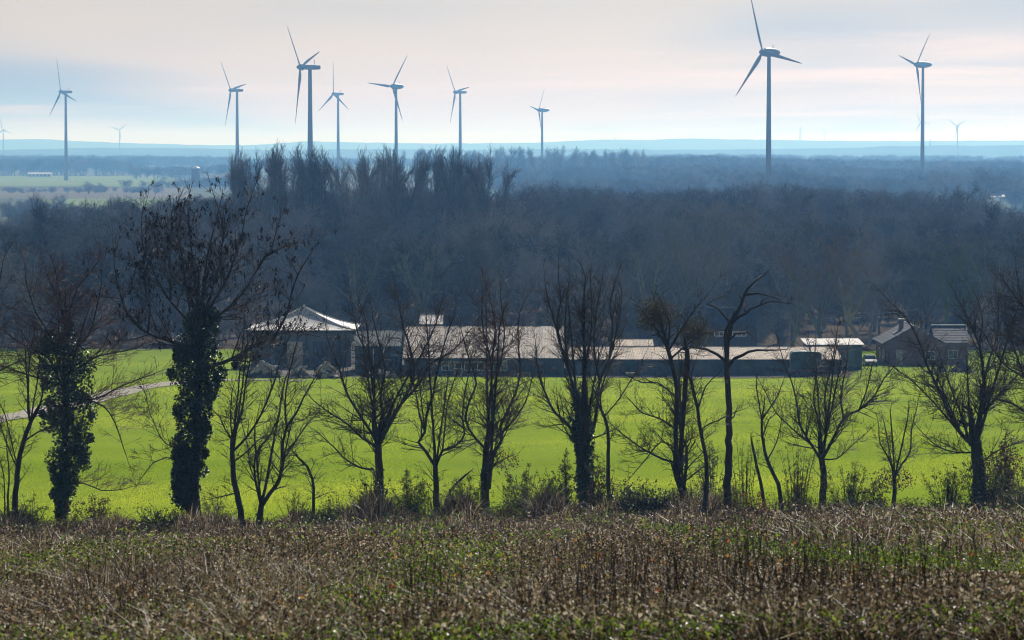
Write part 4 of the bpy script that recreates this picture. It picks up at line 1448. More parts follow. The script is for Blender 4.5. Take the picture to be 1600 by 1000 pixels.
def mound(label, px, py, w_px, h_px, seed):
    x, y, z = ground_at(px, py)
    root = empty('soil_mound', (x, y, z)); tag(root, label, 'mound')
    R = np.random.default_rng(seed)
    W, H = w_px / 2 * y / F_PX, h_px * y / F_PX
    n, m = 10, 26
    V = []
    for i in range(n + 1):
        t = i / n
        for j in range(m):
            a = 2 * pi * j / m
            k = (1 - t) * (1 + 0.10 * R.normal())
            V.append((cos(a) * W * k, sin(a) * 1.8 * k, H * (0.5 - 0.5 * cos(pi * t)) * (1 + 0.08 * R.normal()) - 0.1 * (i == 0)))
    i = np.arange(n)[:, None] * m; j = np.arange(m)[None]; j2 = (j + 1) % m
    Geo().add(V, [np.stack([i + j, i + j2, i + m + j2, i + m + j], -1).reshape(-1, 4)]).obj('soil', M_mound, root)
    for q in range(9):
        o = link('clod', ROCKS[q % 6], root, (R.uniform(-W, W) * 0.8, -1.5 + R.uniform(-.4, .2), 0.12))
        o.scale = (0.22, 0.2, 0.16)


mound('larger dark soil mound in front of the brick house wing', 1503, 582, 46, 19, 1)
mound('smaller dark soil mound left of the larger one', 1470, 582, 30, 10, 2)


# clutter in front of the barn
M_drum = material('blue_drum', (0.03, 0.07, 0.16), rough=0.4)
M_pallet = material('pallet_wood', (0.30, 0.24, 0.17), col2=(0.20, 0.16, 0.11), scale=2.0, rough=0.9)


def drum(label, px):
    Y0 = 419.3; x = xat(px, Y0)
    root = empty('blue_drum', (x, Y0, g(x, Y0) + 0.1)); tag(root, label, 'drum', 'drums before the big barn')
    zz = [0, 0.02, 0.30, 0.32, 0.34, 0.62, 0.64, 0.66, 0.92, 0.95]
    Geo().tube([(0, 0, z) for z in zz], [0.28, 0.3, 0.3, 0.315, 0.3, 0.3, 0.315, 0.3, 0.3, 0.28], 14).obj('barrel', M_drum, root, smooth=True)
    Geo().tube([(0.1, 0.05, 0.95), (0.1, 0.05, 0.99)], [0.05, 0.05], 8).obj('bung', M_trim, root)


for lab, px in (('first blue drum at the left corner of the big barn', 662), ('second blue drum beside the one at the barn corner', 671), ('blue drum standing alone before the barn door', 689), ('blue drum below the barn windows', 742), ('blue drum near the right end of the big barn', 846)):
    drum(lab, px)


def pallets(label, px, n):
    Y0 = 419.0; x = xat(px, Y0)
    root = empty('pallet_stack', (x, Y0, g(x, Y0) + 0.1)); tag(root, label, 'pallets', 'pallets before the farm buildings')
    for k_ in range(n):
        z = k_ * 0.15
        pl = Geo()
        for yy in (0.0, 0.35, 0.7): pl.box(-0.6, 0.6, yy, yy + 0.1, z, z + 0.10)
        p_ = pl.obj('pallet', M_pallet, root, (random.uniform(-.05, .05), 0, 0))
        for xx in np.linspace(-0.6, 0.46, 6):
            Geo().box(xx, xx + 0.13, -0.02, 0.82, z + 0.102, z + 0.124).obj('board', M_pallet, p_)


pallets('tall stack of wooden pallets before the barn windows', 716, 7)
pallets('low stack of wooden pallets at the right part of the big barn', 822, 4)
pallets('stack of wooden pallets before the long low shed', 985, 5)


# the white fence on the slope behind
def fence():
    A, B = (xat(1322, 556), 556.0), (xat(1452, 588), 588.0)
    root = empty('paddock_fence', (A[0], A[1], g(*A)))
    tag(root, 'white rail fence climbing the slope behind the brick house', 'fence')
    n = 15
    R = random.Random(8)
    zA = g(*A)
    P = [(A[0] + (B[0] - A[0]) * i / n, A[1] + (B[1] - A[1]) * i / n) for i in range(n + 1)]
    for i, (x, y) in enumerate(P):
        Geo().box(-0.07, 0.07, -0.07, 0.07, -0.1, 1.35).obj('post', M_wall_grey, root, (x - A[0], y - A[1], g(x, y) - zA))
        if i < n:
            x2, y2 = P[i + 1]
            for zz in (0.55, 1.1):
                a = np.array([x - A[0], y - A[1] - 0.1, g(x, y) - zA + zz]); b = np.array([x2 - A[0], y2 - A[1] - 0.1, g(x2, y2) - zA + zz])
                Geo().tube([a, b], [0.11, 0.11], 4).obj('rail', M_roof_white, root)


fence()


# ------------------------------------------------------------------ buildings far out on the plain
def far_box(name, label, px, Y, w_px, top_px, ridge_px, depth, mat_w, mat_r, cat='building', windows=3):
    x = xat(px, Y); z = g(x, Y)
    root = empty(name, (x, Y, z)); tag(root, label, cat)
    h = w_px / 2 * Y / F_PX
    e, r = at(px, top_px, Y)[2] - z, at(px, ridge_px, Y)[2] - z
    Geo().prism([(0.3, 0), (depth - .3, 0), (depth - .3, e), (depth / 2, r - 0.1), (0.3, e)], 'x', -h, h).obj('wall', mat_w, root)
    ro = Geo()
    for s in (-1, 1):
        ro.add([(-h - .3, depth / 2, r), (h + .3, depth / 2, r), (h + .3, depth / 2 + s * depth / 2, e), (-h - .3, depth / 2 + s * depth / 2, e)], [[(0, 1, 2, 3) if s > 0 else (3, 2, 1, 0)]])
    ro.obj('roof', mat_r, root)
    for k in range(windows):
        a = -h + (k + 0.35) * 2 * h / windows
        Geo().box(a, a + 0.6 * h / windows, 0.2, 0.29, e * 0.35, e * 0.75).obj('window', M_pane, root)
    return root


M_farred = material('red_canopy', (0.55, 0.08, 0.05), rough=0.6)
far_box('hall', 'distant white-roofed hall at the right edge above the wood', 1600, 2500, 44, 299, 291.5, 22, M_wall_grey, M_roof_white, 'hall', 5)
rt = far_box('greenhouse', 'low bright glasshouse left of the distant white-roofed hall', 1562, 2390, 42, 307.5, 304.5, 12, M_roof_white, M_roof_white, 'greenhouse', 7)
Geo().box(-9.5, -1.0, -0.5, 0.1, 0.6, 2.0).obj('red_canopy', M_farred, rt)
far_box('house', 'tiny white house at the left edge among hazy trees', 17, 1440, 15, 352, 347, 8, M_roof_white, M_slate, 'house', 2)
far_box('greenhouse', 'thin white glasshouse strip under the far wood at the left', 63, 4050, 36, 271.5, 269.5, 14, M_roof_white, M_roof_white, 'greenhouse', 6)
far_box('house', 'tiny white far house left of the silo', 221, 4000, 4, 271.5, 269.5, 8, M_roof_white, M_slate, 'house', 2)
far_box('barn', 'long hazy barn just right of the silo', 345, 3080, 56, 278, 273, 16, M_wall_grey, M_slate, 'barn', 4)


def silo():
    Y = 3000.0; x = xat(307, Y); z = g(x, Y)
    root = empty('silo', (x, Y, z)); tag(root, 'round grey silo with a domed cap in the hazy fields', 'silo')
    rr = 7.0 * Y / F_PX; H = at(307, 264, Y)[2] - z; T = at(307, 260, Y)[2] - z
    Geo().tube([(0, 0, -0.5), (0, 0, H * 0.5), (0, 0, H)], [rr] * 3, 24).obj('drum', M_wall_grey, root, smooth=True)
    zz = np.linspace(0, 1, 6)
    Geo().tube([(0, 0, H + (T - H) * sin(t * pi / 2)) for t in zz], [rr * 1.06 * max(0.02, cos(t * pi / 2)) for t in zz], 24).obj('dome', M_roof_white, root, smooth=True)
    for t in (0.25, 0.5, 0.75):
        Geo().tube([(0, 0, H * t), (0, 0, H * t + 0.3)], [rr * 1.02] * 2, 24).obj('hoop', M_wall_dark, root)
    Geo().tube([(rr * 0.2, -rr * 1.05, 0), (rr * 0.2, -rr * 1.05, H)], [0.2, 0.2], 5).obj('ladder', M_wall_dark, root)


silo()

# ------------------------------------------------------------------ the tree row at the foot of the weedy slope
M_bark = material('bark', (0.050, 0.042, 0.034), col2=(0.085, 0.078, 0.066), scale=2.5, rough=0.9, spec=0.15, stretch=(1, 1, 0.3), bump=0.5, bscale=9)
M_bark_dead = material('dead_wood', (0.05, 0.045, 0.042), col2=(0.085, 0.078, 0.07), scale=2.0, rough=0.85, spec=0.15, stretch=(1, 1, 0.25))
M_twig = material('twigs', (0.085, 0.064, 0.047), rough=0.75, spec=0.3)
M_twig_red = material('reddish_twigs', (0.13, 0.068, 0.048), rough=0.7, spec=0.3)
M_twig_olive = material('lichened_twigs', (0.075, 0.068, 0.034), rough=0.85, spec=0.1)
M_ivy = material('ivy_leaf', (0.03, 0.05, 0.015), rough=0.38, spec=0.5, translucent=0.12,
                 island=[(4, (0.022, 0.040, 0.012)), (4, (0.032, 0.055, 0.016)), (2, (0.05, 0.08, 0.02)), (1, (0.085, 0.11, 0.03))])
M_keys = material('seed_keys', (0.035, 0.022, 0.015), rough=0.8, spec=0.1, island=[(5, (0.03, 0.018, 0.012)), (2, (0.07, 0.04, 0.022))])
M_leaf_brown = material('withered_leaf', (0.12, 0.06, 0.03), rough=0.6, spec=0.3, translucent=0.35, island=[(4, (0.07, 0.035, 0.018)), (3, (0.13, 0.065, 0.028)), (1, (0.22, 0.11, 0.04))])
M_leaf_green = material('bramble_leaf', (0.05, 0.08, 0.02), rough=0.5, spec=0.3, translucent=0.5, island=[(3, (0.04, 0.06, 0.015)), (3, (0.09, 0.13, 0.02)), (3, (0.20, 0.23, 0.03)), (1, (0.2, 0.11, 0.03))])
M_leaf_dark = material('evergreen_leaf', (0.03, 0.04, 0.014), rough=0.45, spec=0.45, translucent=0.15, island=[(3, (0.022, 0.032, 0.012)), (2, (0.04, 0.055, 0.016)), (1, (0.09, 0.10, 0.03))])
M_leaf_red = material('orange_leaf', (0.30, 0.09, 0.03), rough=0.5, spec=0.3, translucent=0.5, island=[(3, (0.30, 0.08, 0.03)), (3, (0.14, 0.06, 0.03)), (2, (0.10, 0.10, 0.025))])
M_leaf_olive = material('olive_tuft', (0.06, 0.055, 0.02), rough=0.7, spec=0.2, translucent=0.25, island=[(3, (0.07, 0.066, 0.026)), (2, (0.11, 0.10, 0.036)), (1, (0.15, 0.11, 0.045))])

PRM_ROW = dict(levels=3, seg=[0.4, 0.36, 0.26, 0.26], jit=[0.06, 0.10, 0.14, 0.16], up=[0.0, 0.025, 0.02, 0.01], rmin=0.0080,
               dens=[4.6, 4.2, 4.2, 0], t0=[0.1, 0.12, 0.12, 0], ang=[46, 46, 44, 40], ratio=[0.5, 0.5, 0.6, 0.5], rr=[0.5, 0.55, 0.6, 0.6],
               lmin=0.28, tap=0.5, L1=1.7, dmin=-0.35)


def leaf_cloud(C, s0, s1, rng, droop=0.0):
    n = len(C)
    U = rnd_dirs(n, rng); U[:, 2] -= droop; U /= np.linalg.norm(U, axis=1, keepdims=True)
    W = np.cross(U, rnd_dirs(n, rng)); W /= (np.linalg.norm(W, axis=1, keepdims=True) + 1e-9)
    s = rng.uniform(s0, s1, (n, 1))
    return C, U * s, W * s * 0.62


def row_tree(name, label, limbs, seed, prm=None, mats=None, ivy=None, ivy_n=6000, keys=0, leaves=None, tufts=None, sharp=0.0, fr_=0.62, Y=None, extra=3, twig_dens=1.0, L1=1.7, no_twigs=()):
    """limbs: (radius0_px, radius1_px, [(px, py), ...]); the first one is the trunk"""
    R = random.Random(seed); rng = np.random.default_rng(seed)
    bx, by = limbs[0][2][0]
    if Y is None:
        Y = min(153.0, max(143.0, ground_at(min(max(bx, -60), 1660), by)[1]))
    X0, Z0 = xat(bx, Y), g(xat(bx, Y), Y)
    k = Y / F_PX
    base_py = 232 + (CAM_Z - Z0) / k * 1.0
    lift = by - base_py                                  # the picture row of the ground here
    root = empty(name, (X0, Y, Z0)); tag(root, label, 'tree', 'trees in the row below the weedy slope')
    p = dict(PRM_ROW); p.update(prm or {}); p['L1'] = L1 * 1.3
    W = Wood(R, 0.022)
    done = []                                             # (px, py, depth) of points laid so far
    hgt = max(by - min(q[1] for l in limbs for q in l[2]), 1)

    def world(px, py, dep):
        f = max(0.0, (by - py))
        return np.array([(px - bx) * k, dep, f * k * (1 + 0.0) - (0.35 if f < 1 else 0)])
    trunk_m = mats[0] if mats else M_bark
    for li, (r0, r1, pts) in enumerate(limbs):
        dep0 = 0.0
        if li and done:
            q = min(done, key=lambda d: (d[0] - pts[0][0]) ** 2 + (d[1] - pts[0][1]) ** 2)
            dep0 = q[2]
        L = sum(sqrt((a[0] - b[0]) ** 2 + (a[1] - b[1]) ** 2) for a, b in zip(pts[:-1], pts[1:]))
        slope = 0.0 if li == 0 else R.uniform(-0.55, 0.55)
        P, run = [], 0.0
        for i, (px, py) in enumerate(pts):
            if i: run += sqrt((px - pts[i - 1][0]) ** 2 + (py - pts[i - 1][1]) ** 2)
            dep = dep0 + slope * run * k
            done.append((px, py, dep)); P.append(world(px, py, dep))
        if li == 0:                                       # root flare
            P = [P[0]] + P[1:]
            dd = 0.0
        fr = 0.95 if li == 0 else fr_
        W.limb(P, r0 * k * fr, max(0.014, r1 * k * 0.8), p, 0, t0=(0.45 if li == 0 else 0.1), dens=(0.0 if li in no_twigs else twig_dens * (0.5 if li == 0 else 1.0)), k=9 if r0 > 5 else 7, sharp=sharp if li else sharp * 0.5, len_f=min(1.0, max(0.45, L * k / 3.0)))
    main = limbs[1:] or limbs
    for q in range(extra):                                # boughs that come towards or away from the camera
        r0, r1, pts = main[q % len(main)]
        sg = 1 if q % 2 else -1
        a = pts[0]; mx = (pts[-1][0] - a[0]) * 0.35; L = 0.0; P = []
        dep0 = min(done, key=lambda d: (d[0] - a[0]) ** 2 + (d[1] - a[1]) ** 2)[2]
        n = len(pts)
        for i in range(n):
            t = i / (n - 1)
            py = a[1] + (pts[-1][1] - a[1]) * t * 0.95
            P.append(world(a[0] + mx * t * (1 if q % 3 else -1), py, dep0 + sg * t * 0.5 * abs(pts[-1][1] - a[1]) * k))
        W.limb(P, r0 * k * 0.5, max(0.012, r1 * k), p, 0, t0=0.15, dens=twig_dens * 0.8, k=6, len_f=0.8)
    a, b = W.meshes(5, 3)
    a.obj('trunk', trunk_m, root, smooth=True)
    b.obj('crown', mats[1] if mats else M_twig, root)
    if ivy:
        ys = [v[0] for v in ivy]; y0_, y1_ = min(ys), max(ys)
        n = ivy_n; nl = 70
        # lumps of ivy standing off the trunk at different reach, with a thinner coat between them
        ly = rng.uniform(y0_, y1_, nl); la = rng.uniform(0, 2 * pi, nl); lr = rng.uniform(0.55, 1.15, nl); ls = rng.uniform(5, 17, nl)
        lo, hi = np.interp(ly, ys, [v[1] for v in ivy]), np.interp(ly, ys, [v[2] for v in ivy])
        tx = (lo + hi) / 2; th_ = (hi - lo) / 2
        ls = np.minimum(ls, th_ * 0.6 + 3)
        lx = tx + np.cos(la) * (th_ - ls * 0.7) * lr; ld = np.sin(la) * (th_ - ls * 0.7) * lr * 0.8
        q = rng.integers(0, nl, n)
        dv = rnd_dirs(n, rng) * rng.uniform(0.55, 1.05, (n, 1))
        cx_, cd, cy2 = lx[q] + dv[:, 0] * ls[q], ld[q] + dv[:, 1] * ls[q], ly[q] + dv[:, 2] * ls[q] * 1.25
        coat = rng.random(n) < 0.38
        yy = rng.uniform(y0_, y1_, n)
        lo, hi = np.interp(yy, ys, [v[1] for v in ivy]), np.interp(yy, ys, [v[2] for v in ivy])
        th = rng.uniform(0, 2 * pi, n); rr = 0.8 * np.sqrt(rng.uniform(0.05, 1, n))
        cx_ = np.where(coat, (lo + hi) / 2 + (hi - lo) / 2 * rr * np.cos(th), cx_)
        cd = np.where(coat, (hi - lo) / 2 * rr * np.sin(th) * 0.8, cd)
        cy2 = np.where(coat, yy, cy2)
        C = np.stack([(cx_ - bx) * k, cd * k, np.maximum((by - cy2) * k, 0.3)], -1)
        Geo().cards(*leaf_cloud(C, 0.055, 0.10, rng, 0.4)).obj('ivy', M_ivy, root)
    if keys:
        T = np.array(W.tips)
        T = T[T[:, 2] > 0.42 * hgt * k]
        T = T[rng.choice(len(T), min(keys, len(T)), replace=False)]
        C = np.repeat(T, 9, 0) + rng.normal(0, 1, (len(T) * 9, 3)) * np.array([0.03, 0.03, 0.06]) - np.array([0, 0, 0.07])
        n = len(C)
        U = np.stack([rng.normal(0, 0.25, n), rng.normal(0, 0.25, n), -np.ones(n)], -1) * 0.05
        Wd = np.cross(U, rnd_dirs(n, rng)); Wd = Wd / np.linalg.norm(Wd, axis=1, keepdims=True) * 0.026
        o = Geo().cards(C, U, Wd).obj('seed_clusters', M_keys, root); o['kind'] = 'stuff'
    for (cx_, cy2, rx, ry, n, mat, nm, s0, s1) in (leaves or []):
        q = rnd_dirs(n, rng) * rng.uniform(0.3, 1, (n, 1)) ** 0.6
        lump = rng.normal(0, 0.5, (max(3, n // 25), 3))
        q = q * 0.55 + np.clip(lump[rng.integers(0, len(lump), n)], -0.9, 0.9) * 0.55
        C = np.stack([(cx_ - bx + q[:, 0] * rx) * k, q[:, 1] * rx * k * 0.8, (by - cy2 + q[:, 2] * ry) * k], -1)
        C[:, 2] = np.maximum(C[:, 2], 0.05)
        Geo().cards(*leaf_cloud(C, s0, s1, rng, 0.2)).obj(nm, mat, root)
    return root


RT = row_tree
RT('tree', 'thin forked tree leaning right beside the leftmost ivy-clad tree', [
    (6.0, 4.2, [(19, 833), (22, 770), (27, 728), (33, 693), (46, 660)]), (3, 1.3, [(46, 660), (41, 640), (39, 605), (38, 570), (40, 545)]), (3, 1.2, [(46, 660), (57, 644), (62, 630), (67, 610), (66, 590)]),
    (2, 1, [(27, 735), (12, 700), (2, 670), (-8, 640)]), (1.8, 0.8, [(36, 690), (60, 672), (85, 665), (100, 650)])], 21, L1=1.3)
RT('sapling', 'two slender upright stems at the left edge of the picture', [
    (2.4, 1.2, [(11, 830), (10, 790), (12, 740), (9, 700)]), (2.2, 1.0, [(4, 830), (6, 780), (5, 740), (-3, 705)])], 22, L1=0.9, extra=0, twig_dens=0.8)
RT('ivy_tree', 'bare-crowned tree wrapped in dark ivy, second trunk from the left edge', [
    (8.5, 5, [(92, 815), (96, 741), (100, 690), (102, 634), (102, 569), (104, 500)]),
    (4, 1.2, [(100, 600), (75, 545), (45, 530), (10, 505), (-15, 480)]), (3.4, 1.2, [(95, 570), (80, 510), (60, 470), (50, 430)]), (3.2, 1.2, [(103, 500), (95, 460), (85, 430), (80, 412)]),
    (3.2, 1.2, [(105, 500), (115, 460), (130, 430), (150, 408)]), (3.4, 1.2, [(108, 540), (140, 510), (155, 470), (165, 432)]), (3, 1.1, [(110, 570), (150, 545), (200, 535), (232, 522)]),
    (3, 1.1, [(112, 610), (150, 610), (190, 590), (228, 575)]), (2.4, 1.0, [(130, 612), (160, 622), (178, 650), (190, 690)]), (2.2, 0.9, [(100, 745), (130, 742), (160, 752), (190, 750)]),
    (3, 1.1, [(98, 590), (60, 580), (25, 570), (-10, 560)])], 23, L1=2.0, twig_dens=1.1, mats=(M_bark, M_twig_red),
   ivy=[(492, 101, 110), (505, 96, 122), (516, 52, 128), (528, 48, 140), (545, 49, 142), (562, 52, 143), (590, 58, 140), (610, 62, 152), (625, 66, 164), (645, 68, 160), (662, 70, 146), (682, 72, 141), (697, 60, 145),
        (712, 58, 141), (726, 68, 128), (745, 74, 122), (765, 77, 112), (790, 82, 106), (806, 86, 100)], ivy_n=14000)
RT('ivy_ash', 'tall ash with thick ivy trunk and dark seed bunches, tallest of the row', [
    (11, 6, [(303, 824), (301, 742), (306, 690), (308, 661), (311, 580), (316, 526), (314, 485)]),
    (5.5, 1.3, [(302, 545), (265, 531), (230, 518), (200, 491), (187, 456), (179, 418)]), (4, 1.2, [(300, 505), (265, 470), (240, 430), (220, 390), (215, 352)]), (4, 1.2, [(310, 490), (293, 440), (290, 400), (285, 362), (290, 335)]),
    (4, 1.2, [(316, 485), (320, 430), (325, 390), (335, 352)]), (4, 1.2, [(322, 490), (350, 440), (365, 400), (375, 362), (380, 335)]), (4, 1.2, [(326, 505), (375, 460), (400, 420), (420, 390), (426, 370)]),
    (5.5, 1.3, [(325, 572), (360, 560), (395, 540), (425, 525), (445, 495), (460, 440), (474, 412)]), (2.4, 1, [(425, 525), (455, 516), (488, 522)]), (3, 1.1, [(230, 518), (235, 480), (228, 440), (236, 400)]),
    (3, 1.1, [(350, 440), (345, 400), (350, 360), (345, 332)]), (3, 1.1, [(265, 470), (262, 420), (258, 380), (262, 350)]), (3, 1.1, [(400, 420), (412, 400), (440, 385), (455, 380)]),
    (2.2, 0.9, [(290, 722), (258, 714), (238, 722), (225, 738)]), (2.0, 0.8, [(290, 705), (258, 690), (245, 665), (236, 640)])], 24, L1=1.9, twig_dens=0.85, prm=dict(up=[0, 0.07, 0.06, 0.04], rmin=0.0088), keys=850,
   ivy=[(478, 300, 345), (495, 288, 352), (520, 278, 352), (545, 270, 352), (562, 263, 364), (578, 261, 370), (592, 266, 358), (612, 270, 350), (640, 267, 336), (682, 266, 330), (712, 264, 325), (738, 258, 320),
        (760, 262, 312), (782, 270, 304), (800, 290, 306)], ivy_n=18000)
RT('tree', 'slender tree leaning left at its foot, just right of the ivy-clad ash', [
    (6, 4.5, [(381, 826), (371, 785), (363, 738), (362, 687)]), (2.6, 1, [(362, 687), (352, 670), (345, 650), (334, 638)]), (3.4, 1.1, [(364, 684), (376, 640), (380, 600), (386, 560), (393, 510)]),
    (3.4, 1.1, [(364, 704), (385, 682), (405, 650), (425, 600), (436, 560), (452, 520)]), (2, 1, [(362, 687), (361, 650), (365, 610)]), (2.2, 0.9, [(366, 720), (385, 706), (402, 688), (420, 680)]),
    (2, 0.8, [(370, 770), (350, 775), (325, 780)])], 25, L1=1.4, twig_dens=0.9)
RT('tree', 'two-stemmed tree with a V of dark stems right of the leaning one', [
    (7, 5.5, [(403, 823), (404, 805), (407, 790)]), (4, 1.6, [(407, 790), (401, 755), (399, 729), (403, 704), (412, 690), (422, 678)]),
    (5.5, 1.4, [(408, 790), (420, 772), (433, 755), (444, 721), (443, 699), (452, 661), (467, 639), (480, 613), (493, 590)]), (2.6, 1, [(444, 715), (460, 690), (475, 668), (490, 650)]),
    (2.8, 1, [(452, 661), (450, 620), (455, 585), (462, 555), (470, 525)]), (2.2, 1, [(401, 750), (390, 725), (388, 700), (380, 670)])], 26, L1=1.5, twig_dens=0.9)
RT('sapling', 'short stump-like sapling with a bent broken top in the gap', [
    (3.2, 2.4, [(488, 816), (489, 780), (487, 747), (479, 728), (471, 720)])], 27, L1=1.2, extra=0, twig_dens=2.2, prm=dict(up=[0, -0.01, 0, 0], ang=[70, 50, 42, 40]))
RT('tree', 'broad round-crowned bare tree in front of the dark green clad shed', [
    (9, 7, [(594, 800), (592, 760), (591, 721), (590, 682)]), (4, 1.2, [(590, 690), (565, 674), (544, 652), (519, 635), (500, 620)]), (4.4, 1.2, [(589, 684), (573, 655), (561, 635), (544, 605), (531, 562), (516, 520)]),
    (4.6, 1.2, [(590, 684), (583, 661), (585, 613), (583, 562), (562, 514), (553, 476)]), (4.2, 1.2, [(592, 684), (600, 652), (594, 613), (602, 566), (592, 523), (583, 484)]),
    (5.2, 1.2, [(593, 684), (605, 661), (626, 622), (647, 579), (639, 532), (628, 497), (620, 447)]), (3.8, 1.2, [(626, 622), (655, 590), (673, 557), (703, 540), (724, 519)]),
    (3.2, 1.2, [(584, 725), (561, 721), (536, 704), (523, 689), (512, 678)]), (3.2, 1.1, [(600, 650), (625, 600), (660, 540), (680, 500), (690, 465)])], 28, L1=1.7, twig_dens=1.2)
RT('tree', 'tree forking low into two curved arms, before the big barn', [
    (6.5, 5, [(684, 800), (681, 760), (680, 721)]), (4.6, 1.2, [(680, 723), (665, 699), (654, 684), (664, 668), (666, 643), (676, 613), (682, 579), (695, 527), (706, 495)]),
    (3.8, 1.2, [(681, 722), (691, 699), (712, 691), (726, 673), (722, 650), (725, 613), (732, 580)]), (2.6, 1, [(664, 668), (655, 640), (650, 610), (640, 570)]), (2.4, 1, [(691, 699), (695, 660), (700, 620), (712, 580)])], 29, L1=1.5, twig_dens=1.0)
RT('tree_stub', 'short dark leaning stub with a broken end beside the forked tree', [(4.2, 2.2, [(690, 797), (696, 778), (704, 759), (714, 746), (727, 734)])], 30, L1=0.6, extra=0, twig_dens=0.6)
RT('tree', 'reddish-twigged tree with upright stems before the middle of the big barn', [
    (9, 7, [(757, 800), (757, 760), (757, 738), (760, 699)]), (3.6, 1.2, [(760, 699), (738, 673), (728, 648), (735, 615), (745, 590), (735, 555), (726, 520)]), (4.4, 1.2, [(762, 697), (769, 661), (768, 600), (766, 557), (754, 506), (753, 462)]),
    (5.2, 1.2, [(764, 760), (770, 712), (785, 682), (782, 665), (800, 626), (813, 583), (809, 527), (813, 486)]), (3, 1.1, [(768, 610), (780, 570), (788, 520), (784, 470)]), (2.6, 1, [(766, 690), (800, 655), (822, 620), (830, 590)]),
    (2.6, 1, [(766, 560), (775, 520), (770, 480), (762, 448)])], 31, L1=1.6, twig_dens=1.2, mats=(M_bark, M_twig_red), leaves=[(790, 715, 40, 28, 220, M_leaf_brown, 'withered_leaves', 0.04, 0.07)])
RT('many_stemmed_tree', 'large many-stemmed tree with ivy on its trunk, centre right of the row', [
    (14, 11, [(917, 790), (914, 760), (912, 733), (908, 692)]), (5, 1.2, [(907, 704), (890, 656), (869, 638), (854, 611), (843, 580), (838, 548)]), (6.5, 1.2, [(908, 694), (901, 634), (894, 589), (878, 535), (865, 490), (856, 452)]),
    (7.5, 1.2, [(910, 692), (916, 634), (912, 580), (912, 535), (908, 481), (911, 428)]), (6, 1.2, [(913, 700), (930, 652), (939, 589), (955, 553), (968, 508), (976, 465)]), (4, 1.2, [(939, 589), (930, 535), (933, 481), (941, 442)]),
    (3.6, 1.2, [(894, 589), (886, 540), (885, 490), (891, 440)]), (3.2, 1.1, [(912, 560), (922, 510), (924, 460), (922, 425)]), (3, 1.1, [(955, 553), (960, 510), (956, 470), (962, 440)]), (3, 1.1, [(878, 535), (872, 500), (878, 460), (874, 430)])], 32, L1=1.4, twig_dens=1.15,
   prm=dict(up=[0, 0.07, 0.06, 0.03], ang=[32, 36, 40, 40]),
   ivy=[(600, 894, 900), (620, 892, 922), (650, 888, 932), (680, 892, 934), (705, 896, 930), (730, 895, 932), (760, 898, 934), (785, 902, 934)], ivy_n=4200)
RT('sapling', 'slim wavy stem right beside the many-stemmed tree', [
    (4.2, 3, [(955, 802), (951, 751), (950, 670), (940, 640)]), (2.4, 1, [(940, 640), (938, 612), (948, 580), (958, 556)]), (2.0, 0.9, [(944, 650), (968, 622), (986, 592), (1000, 570)]), (2.2, 1.4, [(953, 790), (957, 775), (958, 766)])], 33, L1=1.1, extra=0, twig_dens=0.8)
RT('tuft_crowned_tree', 'crooked tree with a dense olive-brown tufted crown before the long shed', [
    (10, 8, [(1066, 804), (1068, 773), (1061, 748)]), (6.5, 4.2, [(1061, 750), (1057, 738), (1055, 678), (1056, 605), (1047, 562), (1040, 536)]), (4.6, 1.6, [(1068, 770), (1073, 738), (1075, 700), (1066, 674), (1062, 626), (1064, 590)]),
    (3.4, 1, [(1040, 537), (1020, 505), (1003, 482)]), (3, 1, [(1041, 537), (1043, 500), (1030, 467)]), (3.4, 1, [(1043, 542), (1065, 505), (1085, 475), (1096, 463)]), (3, 1, [(1046, 556), (1075, 530), (1100, 515), (1118, 512)]),
    (3.2, 1, [(1056, 722), (1036, 717), (1010, 704), (984, 687), (965, 672)]), (2.8, 1, [(1056, 668), (1030, 650), (1002, 640), (985, 622)]), (2.4, 0.9, [(1056, 702), (1035, 692), (1015, 716), (992, 745)]), (2.4, 0.9, [(1056, 620), (1030, 600), (1005, 600), (985, 590)])], 34, L1=1.4, twig_dens=1.1,
   mats=(M_bark, M_twig_olive), leaves=[(1026, 490, 42, 32, 2400, M_leaf_olive, 'crown_tufts', 0.03, 0.065), (1085, 517, 34, 24, 1400, M_leaf_olive, 'crown_tufts', 0.03, 0.065)])
RT('sapling', 'thin crooked tree close left of the dead snag', [
    (4.5, 3, [(1102, 808), (1105, 730), (1096, 678), (1090, 636), (1083, 609)]), (2.4, 1, [(1091, 640), (1103, 605), (1112, 594), (1126, 582)]), (2.4, 1, [(1100, 700), (1098, 668), (1120, 655), (1145, 641)]), (2.0, 0.9, [(1083, 609), (1080, 590), (1086, 570)])], 35, L1=1.2, twig_dens=1.1, extra=1)
